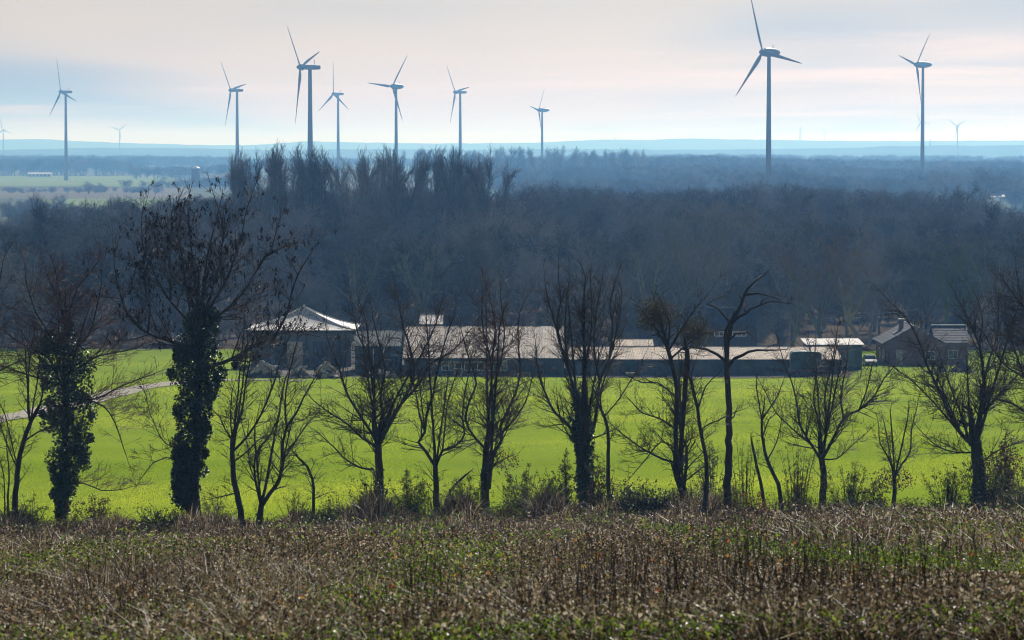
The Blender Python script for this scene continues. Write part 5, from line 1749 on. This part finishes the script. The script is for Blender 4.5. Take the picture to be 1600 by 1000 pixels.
RT('dead_tree', 'dead barkless snag with crooked bare antler branches', [
    (7.5, 4.6, [(1136, 805), (1139, 721), (1140, 635), (1136, 583), (1136, 540), (1143, 502)]), (4.4, 1.8, [(1143, 502), (1154, 484), (1162, 466), (1169, 452), (1181, 440), (1196, 429)]),
    (2.4, 0.9, [(1143, 502), (1122, 480), (1105, 474), (1118, 467), (1136, 458)]), (2.6, 0.9, [(1146, 500), (1165, 487), (1186, 474), (1212, 468), (1234, 471)]), (2.6, 0.9, [(1163, 460), (1186, 457), (1206, 462), (1222, 467)]),
    (2, 0.9, [(1161, 466), (1156, 459)]), (3.2, 1.1, [(1136, 568), (1122, 553), (1105, 545), (1070, 540)]), (3.2, 1.1, [(1137, 572), (1148, 558), (1169, 547), (1195, 544), (1217, 543)]), (2.2, 0.8, [(1136, 532), (1150, 519), (1169, 517), (1178, 525)]),
    (3.4, 2, [(1135, 548), (1132, 523), (1138, 502)]), (1.8, 0.8, [(1140, 655), (1147, 650), (1150, 641)]), (1.6, 0.7, [(1165, 487), (1162, 480), (1166, 476)]), (1.6, 0.7, [(1186, 474), (1190, 465), (1196, 462)])], 36, L1=0.5, twig_dens=0.12, extra=0, mats=(M_bark_dead, M_bark_dead), sharp=0.035, fr_=1.05)
RT('tree_stub', 'thin leaning bare pole right of the dead snag', [(3.6, 2.4, [(1199, 799), (1192, 765), (1186, 738), (1180, 712), (1176, 693)])], 37, L1=0.5, extra=0, twig_dens=0.4)
RT('sapling', 'crooked slender tree right of the leaning pole', [
    (4.4, 2.4, [(1225, 800), (1217, 756), (1199, 717), (1191, 678), (1191, 656)]), (2.2, 0.9, [(1191, 656), (1204, 635), (1216, 618), (1222, 600)]), (2, 0.9, [(1193, 680), (1203, 655), (1215, 645)]), (2, 0.9, [(1200, 718), (1215, 690), (1222, 660)])], 38, L1=1.1, twig_dens=0.9, extra=1)
RT('tree', 'wide fan-shaped bare tree before the flat white-roofed shed', [
    (7, 6, [(1285, 797), (1288, 738), (1285, 717)]), (4, 1.1, [(1284, 719), (1270, 695), (1252, 665), (1246, 626), (1237, 592), (1225, 560)]), (3.2, 1.1, [(1286, 714), (1283, 665), (1276, 626), (1280, 592), (1274, 556)]),
    (4, 1.1, [(1288, 708), (1294, 661), (1293, 618), (1304, 579), (1311, 545)]), (4.6, 1.1, [(1287, 714), (1302, 691), (1323, 656), (1349, 643), (1375, 622), (1392, 596), (1414, 574)]), (3, 1.1, [(1323, 656), (1319, 626), (1326, 592), (1333, 560)]),
    (2.2, 0.9, [(1289, 717), (1310, 717), (1328, 704), (1350, 686)]), (2.6, 1, [(1270, 695), (1240, 670), (1215, 645), (1200, 615)]), (2.4, 1, [(1349, 643), (1360, 610), (1365, 580)])], 39, L1=1.6, twig_dens=1.15)
RT('sapling', 'small tree with withered leaves round its foot, left of the rightmost big tree', [
    (4.5, 3.2, [(1397, 792), (1400, 751), (1397, 730)]), (3, 1, [(1400, 742), (1412, 722), (1425, 704), (1429, 669), (1438, 638)]), (2.2, 0.9, [(1397, 732), (1385, 705), (1374, 688), (1370, 660)])], 40, L1=1.1, twig_dens=1.0,
   leaves=[(1410, 745, 40, 24, 420, M_leaf_brown, 'withered_leaves', 0.04, 0.075), (1378, 752, 26, 22, 180, M_leaf_brown, 'withered_leaves', 0.04, 0.07)])
RT('tree', 'big dark-trunked tree spreading left, rightmost whole trunk of the row', [
    (14, 11, [(1536, 788), (1532, 740), (1530, 721), (1526, 682)]), (6, 1.3, [(1526, 692), (1506, 674), (1493, 652), (1476, 609), (1459, 570), (1446, 527), (1425, 489), (1411, 476)]), (3.2, 1.1, [(1506, 674), (1459, 622), (1425, 588), (1400, 570)]),
    (4.2, 1.1, [(1518, 690), (1500, 631), (1485, 592), (1475, 560)]), (8, 1.3, [(1527, 684), (1528, 652), (1532, 600), (1528, 566), (1519, 527), (1502, 493), (1485, 463)]), (5, 1.2, [(1530, 664), (1536, 609), (1545, 566), (1562, 519), (1566, 478)]),
    (3.8, 1.2, [(1532, 640), (1558, 605), (1584, 570), (1600, 540)]), (3, 1.1, [(1519, 527), (1525, 490), (1520, 460)]), (2.6, 1, [(1532, 720), (1560, 700), (1590, 690), (1620, 680)]), (2.6, 1, [(1526, 700), (1495, 700), (1465, 690), (1445, 672)])], 41, L1=1.8, twig_dens=1.15,
   leaves=[(1572, 715, 44, 40, 420, M_leaf_brown, 'withered_leaves', 0.04, 0.075)])
RT('tree', 'dense twiggy tree cut by the right edge of the picture', [
    (12, 7, [(1646, 800), (1646, 700), (1642, 620), (1636, 560)]), (4.6, 1.2, [(1636, 562), (1612, 500), (1580, 460), (1562, 440)]), (4, 1.2, [(1642, 625), (1604, 590), (1574, 570), (1550, 535)]), (3.8, 1.2, [(1644, 680), (1606, 645), (1580, 628), (1556, 622)]),
    (4.2, 1.2, [(1638, 570), (1604, 490), (1592, 432)]), (4.4, 1.2, [(1638, 565), (1630, 490), (1618, 425)]), (3, 1.1, [(1612, 500), (1594, 480), (1572, 480)]), (3, 1.1, [(1604, 590), (1590, 550), (1576, 510)])], 42, L1=1.8, twig_dens=1.3)
RT('tree', 'bare crown reaching in from beyond the left edge', [
    (9, 5, [(-34, 825), (-30, 700), (-28, 600), (-24, 520)]), (3.4, 1.1, [(-24, 522), (-12, 470), (0, 440), (6, 412)]), (3, 1.1, [(-28, 600), (0, 572), (26, 560)]), (3, 1.1, [(-26, 540), (-10, 520), (12, 500)])], 43, L1=1.6, twig_dens=0.9)


# shrubs along the foot of the row
def shrub(label, px, by, w, h, nst, nl, leaf, s0, s1, seed, twig=None, name='shrub'):
    R = random.Random(seed); rng = np.random.default_rng(seed)
    Y = min(151.0, max(142.5, ground_at(px, by)[1] - 0.5))
    x = xat(px, Y); z = g(x, Y); k = Y / F_PX
    root = empty(name, (x, Y, z)); tag(root, label, 'shrub', 'shrubs at the foot of the tree row')
    W = Wood(R, 0.02)
    p = dict(PRM_ROW); p.update(levels=3, L1=0.6, dens=[2.6, 3.4, 2.5, 0], lmin=0.12)
    for i in range(int(nst * 1.5)):
        a = R.uniform(0, 2 * pi); sp = R.uniform(0.05, 1.0)
        tgt = np.array([cos(a) * w / 2 * k * sp, sin(a) * min(1.0, w / 2 * k) * sp, h * k * R.uniform(0.5, 1.0) * (1 - 0.3 * sp)])
        b0 = np.array([tgt[0] * 0.45, tgt[1] * 0.4, -0.1])
        mid = (b0 + tgt) / 2 + np.array([0, 0, 0.12 * h * k])
        W.limb([b0, mid, tgt], 0.018, 0.008, p, 0, t0=0.2, dens=1.0, k=5, len_f=0.9)
    a, b = W.meshes(4, 3)
    a.obj('stems', M_bark, root); b.obj('twigs', twig or M_twig, root)['kind'] = 'stuff'
    nl = int(nl * (1.5 if leaf is M_leaf_dark else 2.6))
    if nl:
        T = np.array([s[1] for s in W.small] + W.tips)
        C = T[rng.integers(0, len(T), nl)] + rng.normal(0, 0.05, (nl, 3))
        low = rng.random(nl) < 0.35                       # leaves crowd lower down
        C[low, 2] *= rng.uniform(0.2, 0.8, low.sum())
        C[:, 2] = np.maximum(C[:, 2], 0.03)
        Geo().cards(*leaf_cloud(C, s0, s1, rng, 0.2)).obj('leaves', leaf, root)


SHR = [
    ('sparse green shrub between the two leftmost trunks', 48, 815, 50, 55, 8, 260, M_leaf_green, .03, .055),
    ('brownish weedy bush in the gap right of the leftmost ivy-clad tree', 150, 812, 95, 46, 16, 620, M_leaf_brown, .03, .06),
    ('dark low bramble mound left of the ash foot', 245, 826, 110, 30, 26, 700, M_leaf_dark, .03, .06),
    ('thin green shrub between the ash and the leaning tree', 340, 815, 60, 52, 10, 300, M_leaf_green, .03, .05),
    ('sparse low shrub by the stump-like sapling', 455, 812, 60, 40, 10, 240, M_leaf_green, .03, .05),
    ('dark evergreen bush at the foot of the round-crowned tree', 582, 800, 62, 78, 16, 1300, M_leaf_dark, .035, .06),
    ('yellow-green bramble right of the round-crowned tree', 638, 800, 84, 66, 20, 1200, M_leaf_green, .03, .055),
    ('yellow-green bramble between the two forked trees', 725, 800, 60, 60, 14, 800, M_leaf_green, .03, .055),
    ('broad green-yellow bramble left of the many-stemmed tree', 822, 800, 100, 72, 24, 1500, M_leaf_green, .03, .055),
    ('dark leafy bush against the many-stemmed trunk', 884, 795, 56, 90, 14, 900, M_leaf_dark, .035, .06),
    ('brown-leaved bush right of the many-stemmed trunk', 935, 795, 44, 90, 10, 500, M_leaf_brown, .035, .06),
    ('dense dark green bush left of the tuft-crowned tree', 1005, 808, 105, 58, 24, 1700, M_leaf_dark, .035, .06),
    ('leafy dark shrub between tuft-crowned tree and dead snag', 1112, 800, 66, 110, 16, 700, M_leaf_dark, .035, .06),
    ('spindly bare shrub right of the dead snag', 1165, 800, 60, 130, 10, 120, M_leaf_green, .03, .05),
    ('shrub with orange-red leaves left of the fan-shaped tree', 1247, 800, 74, 120, 16, 420, M_leaf_red, .03, .05),
    ('low shrub with rusty leaves at the foot of the leaning pole', 1180, 805, 46, 30, 8, 260, M_leaf_red, .03, .05),
    ('sparse leafy shrub right of the fan-shaped tree', 1328, 800, 84, 84, 18, 520, M_leaf_green, .03, .055),
    ('low brown bush left of the small withered tree', 1365, 800, 60, 34, 14, 400, M_leaf_brown, .03, .055),
    ('twiggy bush at the left of the rightmost big trunk', 1482, 798, 70, 70, 18, 620, M_leaf_green, .03, .055),
    ('tangled bush at the foot of the rightmost big trunk', 1540, 800, 90, 90, 24, 1100, M_leaf_dark, .035, .06),
    ('brown-leaved beech bush near the right edge', 1575, 795, 70, 120, 16, 900, M_leaf_brown, .035, .07),
    ('bright green low bush at the right edge', 1598, 808, 60, 36, 14, 600, M_leaf_green, .03, .055)]
for i, s in enumerate(SHR):
    shrub(*s, 300 + i, name='bramble_bush' if 'bramble' in s[0] else 'shrub')

# ------------------------------------------------------------------ the weedy slope and the grass
DRY = [(5, (0.078, 0.054, 0.028)), (5, (0.13, 0.094, 0.050)), (4, (0.20, 0.150, 0.082)), (3, (0.31, 0.24, 0.14)), (3, (0.54, 0.46, 0.32)), (6, (0.036, 0.025, 0.015))]
M_dry = material('dry_weeds', (0.1, 0.08, 0.06), rough=0.5, spec=0.25, translucent=0.45, island=DRY)
M_stalk = material('dead_stalks', (0.05, 0.04, 0.03), rough=0.75, spec=0.12, island=[(4, (0.035, 0.026, 0.020)), (3, (0.065, 0.050, 0.036)), (2, (0.12, 0.098, 0.07))])
M_weed_green = material('green_weeds', (0.06, 0.1, 0.02), rough=0.45, spec=0.4, translucent=0.55, island=[(3, (0.07, 0.12, 0.015)), (3, (0.13, 0.21, 0.02)), (2, (0.24, 0.31, 0.03)), (1, (0.03, 0.05, 0.012))])
M_weed_orange = material('orange_weed_leaves', (0.4, 0.16, 0.03), rough=0.5, spec=0.3, translucent=0.5, island=[(2, (0.50, 0.24, 0.04)), (2, (0.42, 0.13, 0.03)), (1, (0.5, 0.36, 0.06))])
M_straw = material('pale_straw', (0.36, 0.30, 0.21), rough=0.5, spec=0.4, translucent=0.2)
M_grass = material('grass', (0.09, 0.15, 0.02), rough=0.6, spec=0.15, translucent=0.55, tcol=(0.36, 0.50, 0.02), tcol2=(0.62, 0.70, 0.05), scale=0.035, detail=5.0, stretch=(0.35, 1.0, 1), lo=0.38, hi=0.64, island=[(3, (0.08, 0.135, 0.015)), (3, (0.10, 0.165, 0.018)), (1, (0.13, 0.19, 0.03))])


def slope_points(n, y0, y1, rng, power=1.0, margin=1.12):
    """points on the slope, thicker towards the camera so that each covers about the same picture area"""
    u = rng.random(n)
    inv = 1 / y0 ** power + u * (1 / y1 ** power - 1 / y0 ** power)
    y = inv ** (-1 / power)
    x = rng.uniform(-1, 1, n) * (0.5 * 1600 / F_PX) * y * margin
    return x, y


NOISE_GRID = np.random.default_rng(5).uniform(-1, 1, (256, 256))


def patch(x, y, s, ph):
    """smooth random patches about 1/s metres across and longer down the slope, from -1 to 1"""
    def octave(u, v):
        i, j = np.floor(u).astype(int), np.floor(v).astype(int)
        fu, fv = u - i, v - j
        fu, fv = fu * fu * (3 - 2 * fu), fv * fv * (3 - 2 * fv)
        G = lambda p, q: NOISE_GRID[p & 255, q & 255]
        return (G(i, j) * (1 - fu) + G(i + 1, j) * fu) * (1 - fv) + (G(i, j + 1) * (1 - fu) + G(i + 1, j + 1) * fu) * fv
    u, v = x * s * 0.9 + ph * 17.3 + 1000, y * s / 13 + ph * 31.7 + 1000
    return 1.3 * (octave(u, v) + 0.5 * octave(u * 2.1 + 7, v * 2.1 + 3))


def blades(x, y, h, w, lean, rng, z_off=0.0):
    """bent tapering blades: three points tall, two triangles and a quad less"""
    n = len(x)
    z = gz(x, y) + z_off
    az = rng.uniform(0, 2 * pi, n)
    L = np.minimum(np.abs(rng.normal(0, lean, n)), 1.6) * h
    ca, sa = np.cos(az), np.sin(az)
    fz = rng.uniform(0, 2 * pi, n)
    wx, wy = np.cos(fz) * w, np.sin(fz) * w
    V = np.empty((n, 5, 3))
    V[:, 0] = np.stack([x - wx, y - wy, z], -1); V[:, 1] = np.stack([x + wx, y + wy, z], -1)
    mx, my, mz = x + ca * L * 0.35, y + sa * L * 0.35, z + h * 0.6
    V[:, 2] = np.stack([mx + wx * 0.8, my + wy * 0.8, mz], -1); V[:, 3] = np.stack([mx - wx * 0.8, my - wy * 0.8, mz], -1)
    V[:, 4] = np.stack([x + ca * L, y + sa * L, z + h * rng.uniform(0.75, 1.0, n)], -1)
    i = np.arange(n)[:, None] * 5
    T = np.concatenate([i + [[0, 1, 2]], i + [[0, 2, 3]], i + [[3, 2, 4]]], 1).reshape(-1, 3)
    return V.reshape(-1, 3), [T]


rw = np.random.default_rng(77)
# withered leaves and stems, the brown mass
x, y = slope_points(110000, 24, 151, rw, 1.0)
h = rw.uniform(0.12, 0.5, len(x)) * np.clip(0.95 + 0.6 * patch(x, y, 0.45, 0.3) + 0.4 * patch(x, y, 1.6, 3.0), 0.3, 2.0) * np.where(y > 138, 0.8, 1.0)
V, F_ = blades(x, y, h, rw.uniform(0.008, 0.02, len(x)) * np.clip(y / 70, 0.7, 1.6), 0.95, rw)
o = Geo().add(V, F_).obj('dry_weeds', M_dry)
tag(o, 'withered brown weeds covering the slope in front', 'weeds', kind='stuff')
# matted straw, bent over and lying in swathes
x, y = slope_points(36000, 24, 150, rw, 1.0)
keep = patch(x, y, 0.5, 6.0) + 0.6 * patch(x, y, 1.4, 2.0) + rw.normal(0, 0.3, len(x)) > -0.05
x, y = x[keep], y[keep]
V, F_ = blades(x, y, rw.uniform(0.10, 0.26, len(x)), rw.uniform(0.008, 0.016, len(x)) * np.clip(y / 70, 0.7, 1.6), 0.9, rw, 0.06)
tag(Geo().add(V, F_).obj('matted_straw', M_dry), 'flattened tangled straw between the weeds', 'straw', kind='stuff')
# crumpled dead leaves hanging in the weeds: these catch the sun
x, y = slope_points(235000, 24, 151, rw, 1.0)
keep = rw.random(len(x)) < np.clip(0.75 + 0.5 * patch(x, y, 0.7, 1.1) + 0.35 * patch(x, y, 2.1, 0.6), 0.25, 1.0)
x, y = x[keep], y[keep]
C = np.stack([x, y, gz(x, y) + rw.uniform(0.03, 0.52, len(x)) * (1 + 0.3 * patch(x, y, 0.35, 0.3))], -1)
sc = np.clip(y / 75, 0.6, 1.7)
Cc, U, Wd = leaf_cloud(C, 0.022, 0.05, rw, 0.3)
o = Geo().cards(Cc, U * sc[:, None], Wd * sc[:, None]).obj('withered_leaves', M_dry)
tag(o, 'curled dead leaves hanging among the weeds', 'leaves', kind='stuff')
# thin dead stalks
x, y = slope_points(4200, 24, 150, rw, 1.0)
keep = patch(x, y, 0.42, 5.0) + 0.5 * patch(x, y, 1.3, 0.2) + rw.normal(0, 0.25, len(x)) > 0.05
x, y = x[keep], y[keep]
hh = rw.uniform(0.3, 0.85, len(x)) * np.clip(1 + 0.4 * patch(x, y, 0.6, 1.0), 0.5, 1.6)
P0 = np.stack([x, y, gz(x, y) - 0.05], -1)
P1 = P0 + np.stack([rw.normal(0, 0.14, len(x)), rw.normal(0, 0.14, len(x)), np.ones(len(x))], -1) * hh[:, None]
rr = rw.uniform(0.003, 0.0065, len(x)) * np.clip(y / 70, 0.8, 1.5)
gs = Geo().segs(P0, P1, rr, rr * 0.6, 3)
t = rw.uniform(0.45, 0.95, len(x)); B0 = P0 + (P1 - P0) * t[:, None]
B1 = B0 + np.stack([rw.normal(0, 0.12, len(x)), rw.normal(0, 0.12, len(x)), rw.uniform(0.05, 0.22, len(x))], -1)
gs.segs(B0, B1, rr * 0.6, rr * 0.4, 3)
tag(gs.obj('weed_stalks', M_stalk), 'thin dark dead stalks standing in the weeds', 'stalks', kind='stuff')
# green weeds showing through, mostly near the camera
x, y = slope_points(150000, 24, 150, rw, 1.2)
keep = (patch(x, y, 0.55, 2.0) + rw.normal(0, 0.35, len(x)) > np.interp(y, [24, 60, 110, 150], [-0.2, 0.05, 0.55, 0.5]))
x, y = x[keep], y[keep]
C = np.stack([x, y, gz(x, y) + rw.uniform(0.05, 0.5, len(x))], -1)
sc = np.clip(y / 75, 0.6, 1.6)
Cc, U, Wd = leaf_cloud(C, 0.025, 0.06, rw, -0.4)
o = Geo().cards(Cc, U * sc[:, None], Wd * sc[:, None]).obj('green_weeds', M_weed_green)
tag(o, 'green weed leaves showing through the withered growth', 'weeds', kind='stuff')
x, y = slope_points(1000, 30, 148, rw, 1.2)
C = np.stack([x, y, gz(x, y) + rw.uniform(0.15, 0.55, len(x))], -1)
o = Geo().cards(*leaf_cloud(C, 0.025, 0.05, rw, 0.0)).obj('autumn_leaves', M_weed_orange)
tag(o, 'scattered orange leaves among the weeds', 'leaves', kind='stuff')
x, y = slope_points(420, 32, 148, rw, 1.2)
P0 = np.stack([x, y, gz(x, y) + rw.uniform(0.12, 0.5, len(x))], -1)
az = rw.uniform(0, 2 * pi, len(x)); ln = rw.uniform(0.05, 0.18, len(x))
P1 = P0 + np.stack([np.cos(az) * ln, np.sin(az) * ln, rw.normal(0, 0.3, len(x)) * ln], -1)
rr = rw.uniform(0.006, 0.014, len(x))
tag(Geo().segs(P0, P1, rr, rr * 0.6, 4).obj('broken_straw', M_straw), 'pale broken straws lying in the weeds', 'straw', kind='stuff')

# the meadow's grass
x, y = slope_points(480000, 151, 482, rw, 0.9, 1.1)
tuft = np.clip(1 + 0.3 * patch(x, y, 0.15, 0.7) + 0.2 * patch(x, y, 0.6, 2.2), 0.4, 2)
keep = ~((y > 417) & (x > xat(392, 440)) & (x < xat(1330, 440)) & (y < 466))
# keep the track clear
pt = np.array(pp); yt = np.interp(x, pt[:, 0], pt[:, 1])
keep &= ~((np.abs(y - yt) < 2.6) & (x < pt[-1, 0]))
x, y, tuft = x[keep], y[keep], tuft[keep]
sc = np.clip(y / 170, 0.9, 2.4)
n = len(x); az = rw.uniform(0, 2 * pi, n); fz = rw.uniform(0, 2 * pi, n); z = gz(x, y) + 0.05
hh = rw.uniform(0.04, 0.085, n) * tuft * sc ** 0.5; ww = rw.uniform(0.012, 0.03, n) * sc
V = np.empty((n, 3, 3))
V[:, 0] = np.stack([x - np.cos(fz) * ww, y - np.sin(fz) * ww, z], -1)
V[:, 1] = np.stack([x + np.cos(fz) * ww, y + np.sin(fz) * ww, z], -1)
V[:, 2] = np.stack([x + np.cos(az) * hh * 0.4, y + np.sin(az) * hh * 0.4, z + hh], -1)
tag(Geo().add(V.reshape(-1, 3), [np.arange(n * 3).reshape(-1, 3)]).obj('grass', M_grass), 'bright green short grass of the meadow', 'grass', kind='stuff')

# the ragged verge where slope and meadow meet: rank grass and dead weeds of uneven height
x = rw.uniform(-29, 29, 42000); y = 146 + rw.normal(0, 3.0, 42000)
top = np.clip(0.6 + 1.0 * patch(x, y * 0.4, 0.55, 4.0) + 0.7 * patch(x, y * 0.4, 1.7, 1.0), 0.08, 2.0)
V, F_ = blades(x, y, top * rw.uniform(0.25, 1.0, len(x)) * np.exp(-((y - 146) / 5.0) ** 2), rw.uniform(0.012, 0.028, len(x)), 0.6, rw)
tag(Geo().add(V, F_).obj('verge_weeds', M_dry), 'ragged dead grass along the foot of the tree row', 'weeds', kind='stuff')
x = rw.uniform(-29, 29, 60000); y = 147.5 + rw.normal(0, 2.4, 60000)
keep = patch(x, y * 0.5, 0.8, 0.4) + 0.5 * patch(x, y * 0.5, 2.3, 1.4) + rw.normal(0, 0.3, len(x)) > -0.05
x, y = x[keep], y[keep]
C = np.stack([x, y, gz(x, y) + np.abs(rw.normal(0, 0.36, len(x))) * np.clip(1 + 0.9 * patch(x, y * 0.3, 0.9, 2.7), 0.2, 2)], -1)
tag(Geo().cards(*leaf_cloud(C, 0.03, 0.065, rw, 0.1)).obj('verge_leaves', M_leaf_green), 'green bramble leaves along the foot of the tree row', 'leaves', kind='stuff')

# bramble canes and twigs tangled through the verge
n = 6000
x = rw.uniform(-29, 29, n); y = 147 + rw.normal(0, 2.2, n); z = gz(x, y)
hgt = np.clip(0.7 + 0.7 * patch(x, y * 0.3, 0.9, 2.7) + 0.4 * patch(x, y * 0.3, 2.6, 0.4), 0.1, 1.8) * rw.uniform(0.3, 1.0, n)
P0 = np.stack([x, y, z], -1); az = rw.uniform(0, 2 * pi, n); sp = rw.uniform(0.1, 0.6, n)
P1 = P0 + np.stack([np.cos(az) * sp * 0.5, np.sin(az) * sp * 0.5, hgt], -1)
P2 = P1 + np.stack([np.cos(az) * sp, np.sin(az) * sp, -hgt * rw.uniform(-0.3, 0.5, n)], -1)
rr = rw.uniform(0.005, 0.010, n)
tag(Geo().segs(P0, P1, rr, rr * 0.8, 3).segs(P1, P2, rr * 0.8, rr * 0.5, 3).obj('bramble_canes', M_twig_red), 'tangled brown bramble canes along the foot of the tree row', 'brambles', kind='stuff')


# dead sunflowers that stand out of the weeds
def sunflower(label, px, py_top, Y, head, seed, bend=1):
    R = random.Random(seed)
    x = xat(px, Y); z = g(x, Y)
    top = at(px, py_top, Y)[2] - z
    root = empty('dead_sunflower', (x, Y, z)); tag(root, label, 'sunflower', 'dead sunflowers in the weeds')
    P = [(0, 0, -0.05), (R.gauss(0, .03), 0, top * 0.5), (R.gauss(0, .03), 0, top * 0.95), (bend * head * 0.5, -head * 0.4, top + 0.02), (bend * head * 0.9, -head * 0.6, top - head * 0.5)]
    Q = smooth_path(P, 0.08, R, 0.002)
    Geo().tube(Q, [0.014 - 0.006 * i / len(Q) for i in range(len(Q))], 6).obj('stem', M_stalk, root)
    c = np.array([bend * head * 0.95, -head * 0.6, top - head * 0.75])
    k, m = 12, 6
    V = []
    for i in range(m):
        ph = i / (m - 1) * pi
        for j in range(k):
            a = 2 * pi * j / k
            rr_ = head * (1 + 0.12 * R.uniform(-1, 1)) * sin(ph)
            V.append(c + np.array([cos(a) * rr_, sin(a) * rr_ * 0.8, cos(ph) * head * 0.45]))
    i = np.arange(m - 1)[:, None] * k; j = np.arange(k)[None]; j2 = (j + 1) % k
    Geo().add(V, [np.stack([i + j, i + k + j, i + k + j2, i + j2], -1).reshape(-1, 4)]).obj('seed_head', M_keys, root)
    rng = np.random.default_rng(seed); n = 14
    a = rng.uniform(0, 2 * pi, n)
    C = c + np.stack([np.cos(a) * head, np.sin(a) * head * 0.8, rng.normal(0, 0.02, n)], -1)
    Geo().cards(*leaf_cloud(C, 0.03, 0.06, rng, 0.5)).obj('bracts', M_stalk, root)
    LC = np.array([(R.gauss(0, .05), R.gauss(0, .05), top * t_) for t_ in (0.3, 0.45, 0.6, 0.75)])
    Geo().cards(*leaf_cloud(LC, 0.06, 0.11, rng, 0.9)).obj('withered_leaves', M_stalk, root)


for i, a in enumerate([
        ('largest black drooping sunflower head at the lower left edge', 10, 955, 37.5, 0.105), ('black sunflower head low in the picture, left of centre', 430, 955, 38, 0.06), ('small dark sunflower head near the upper weeds, left of centre', 590, 830, 92, 0.11),
        ('dark sunflower head low at the left, near the biggest one', 127, 925, 44, 0.055), ('dark sunflower head in the left corner foreground', 42, 975, 37, 0.05), ('dark twin-leaved sunflower in the left middle of the weeds', 186, 945, 40, 0.075),
        ('dark sunflower head left of the tall thin stalk', 483, 885, 56, 0.06), ('dark sunflower head below the long pale straws', 1002, 872, 62, 0.06), ('dark sunflower head right of the tall thin stalk', 1292, 838, 84, 0.08),
        ('dark sunflower head in the right lower weeds', 1240, 900, 52, 0.05)]):
    sunflower(a[0], a[1], a[2], a[3], a[4], 60 + i, 1 if i % 2 else -1)


def tall_stalk(label, px, py0, py1, seed):
    x, y, z = ground_at(px, py1)
    k = y / F_PX
    root = empty('tall_stalk', (x, y, z)); tag(root, label, 'stalk', 'tall dead stalks in the weeds')
    R = random.Random(seed); H = (py1 - py0) * k
    Q = smooth_path([(0, 0, -0.05), (R.gauss(0, .02), 0, H * 0.4), (R.gauss(0, .04), 0, H)], 0.1, R, 0.003)
    Geo().tube(Q, [0.012 - 0.007 * i / len(Q) for i in range(len(Q))], 5).obj('stem', M_stalk, root)
    gg = Geo()
    for t_ in (0.45, 0.6, 0.72, 0.82, 0.9):
        p0 = np.array(Q[int(t_ * (len(Q) - 1))]); s = R.choice((-1, 1))
        gg.tube([p0, p0 + np.array([s * 0.07, R.gauss(0, .04), 0.12]), p0 + np.array([s * 0.10, R.gauss(0, .05), 0.22])], [0.005, 0.004, 0.003], 4)
    gg.obj('side_shoots', M_stalk, root)


for i, a in enumerate([('tallest thin black stalk, below the leaning pole', 1188, 790, 905), ('dark tall stalk in the lower weeds right of centre', 1055, 872, 1000), ('dark stalk next to the tallest thin black one', 1103, 868, 948),
                       ('dark upright stalk in the weeds below the many-stemmed tree', 872, 850, 918), ('thin dark stalk at the lower middle', 590, 872, 950), ('pair-leaved dark stalk at the lower right', 1218, 880, 1000),
                       ('dark stalk low in the picture left of the middle', 990, 930, 1005), ('dark stalk near the right lower corner', 1575, 930, 1010)]):
    tall_stalk(*a, 90 + i)


def husk(label, px, py, n, L, seed):
    """a splayed pale maize husk"""
    x, y, z = ground_at(px, py + 14)
    p = np.array(at(px, py, y - 0.2))
    root = empty('maize_husk', tuple(p)); tag(root, label, 'husk')
    R = random.Random(seed)
    for i in range(n):
        a = R.uniform(-1.4, 1.4); d = np.array([sin(a), R.gauss(0, .4), cos(a) * R.choice((1, 0.3, -0.5))]); d /= np.linalg.norm(d)
        q = np.cross(d, [0, 1, 0.2]); q /= np.linalg.norm(q)
        V, F2 = [], []
        for j in range(6):
            t_ = j / 5; w_ = L * 0.10 * sin(pi * min(0.95, t_ + 0.12)); c = d * L * t_ + np.array([0, 0, -0.25 * L * t_ * t_])
            V += [c - q * w_, c + np.array([0, 0, 0.02]), c + q * w_]
        for j in range(5):
            F2 += [(j * 3, j * 3 + 1, j * 3 + 4, j * 3 + 3), (j * 3 + 1, j * 3 + 2, j * 3 + 5, j * 3 + 4)]
        Geo().add(V, [np.array(F2)]).obj('husk_leaf', M_straw, root)


husk('splayed pale maize husk below the tuft-crowned tree', 1036, 831, 6, 0.38, 1)
husk('splayed pale husk low at the right', 1476, 915, 5, 0.20, 2)
husk('pale curled husk at the bottom edge left of centre', 852, 985, 2, 0.16, 3)
husk('pale husk at the bottom edge near the middle', 595, 994, 3, 0.16, 4)

# ------------------------------------------------------------------ haze
hz_m = bpy.data.materials.new('haze')
hz_m.use_nodes = True
hn = hz_m.node_tree
for n in list(hn.nodes): hn.nodes.remove(n)
ho = hn.nodes.new('ShaderNodeOutputMaterial')
hv = hn.nodes.new('ShaderNodeVolumePrincipled')
hv.inputs['Color'].default_value = HAZE_COL
hv.inputs['Absorption Color'].default_value = (1, 1, 1, 1)
hv.inputs['Density'].default_value = HAZE_DENS
hv.inputs['Anisotropy'].default_value = HAZE_G
hn.links.new(hv.outputs[0], ho.inputs['Volume'])
haze = Geo().box(-14000, 14000, -60, 27500, -2.0, 152.0).obj('haze', hz_m)
tag(haze, 'pale blue haze lying over the whole plain', 'haze', kind='stuff')
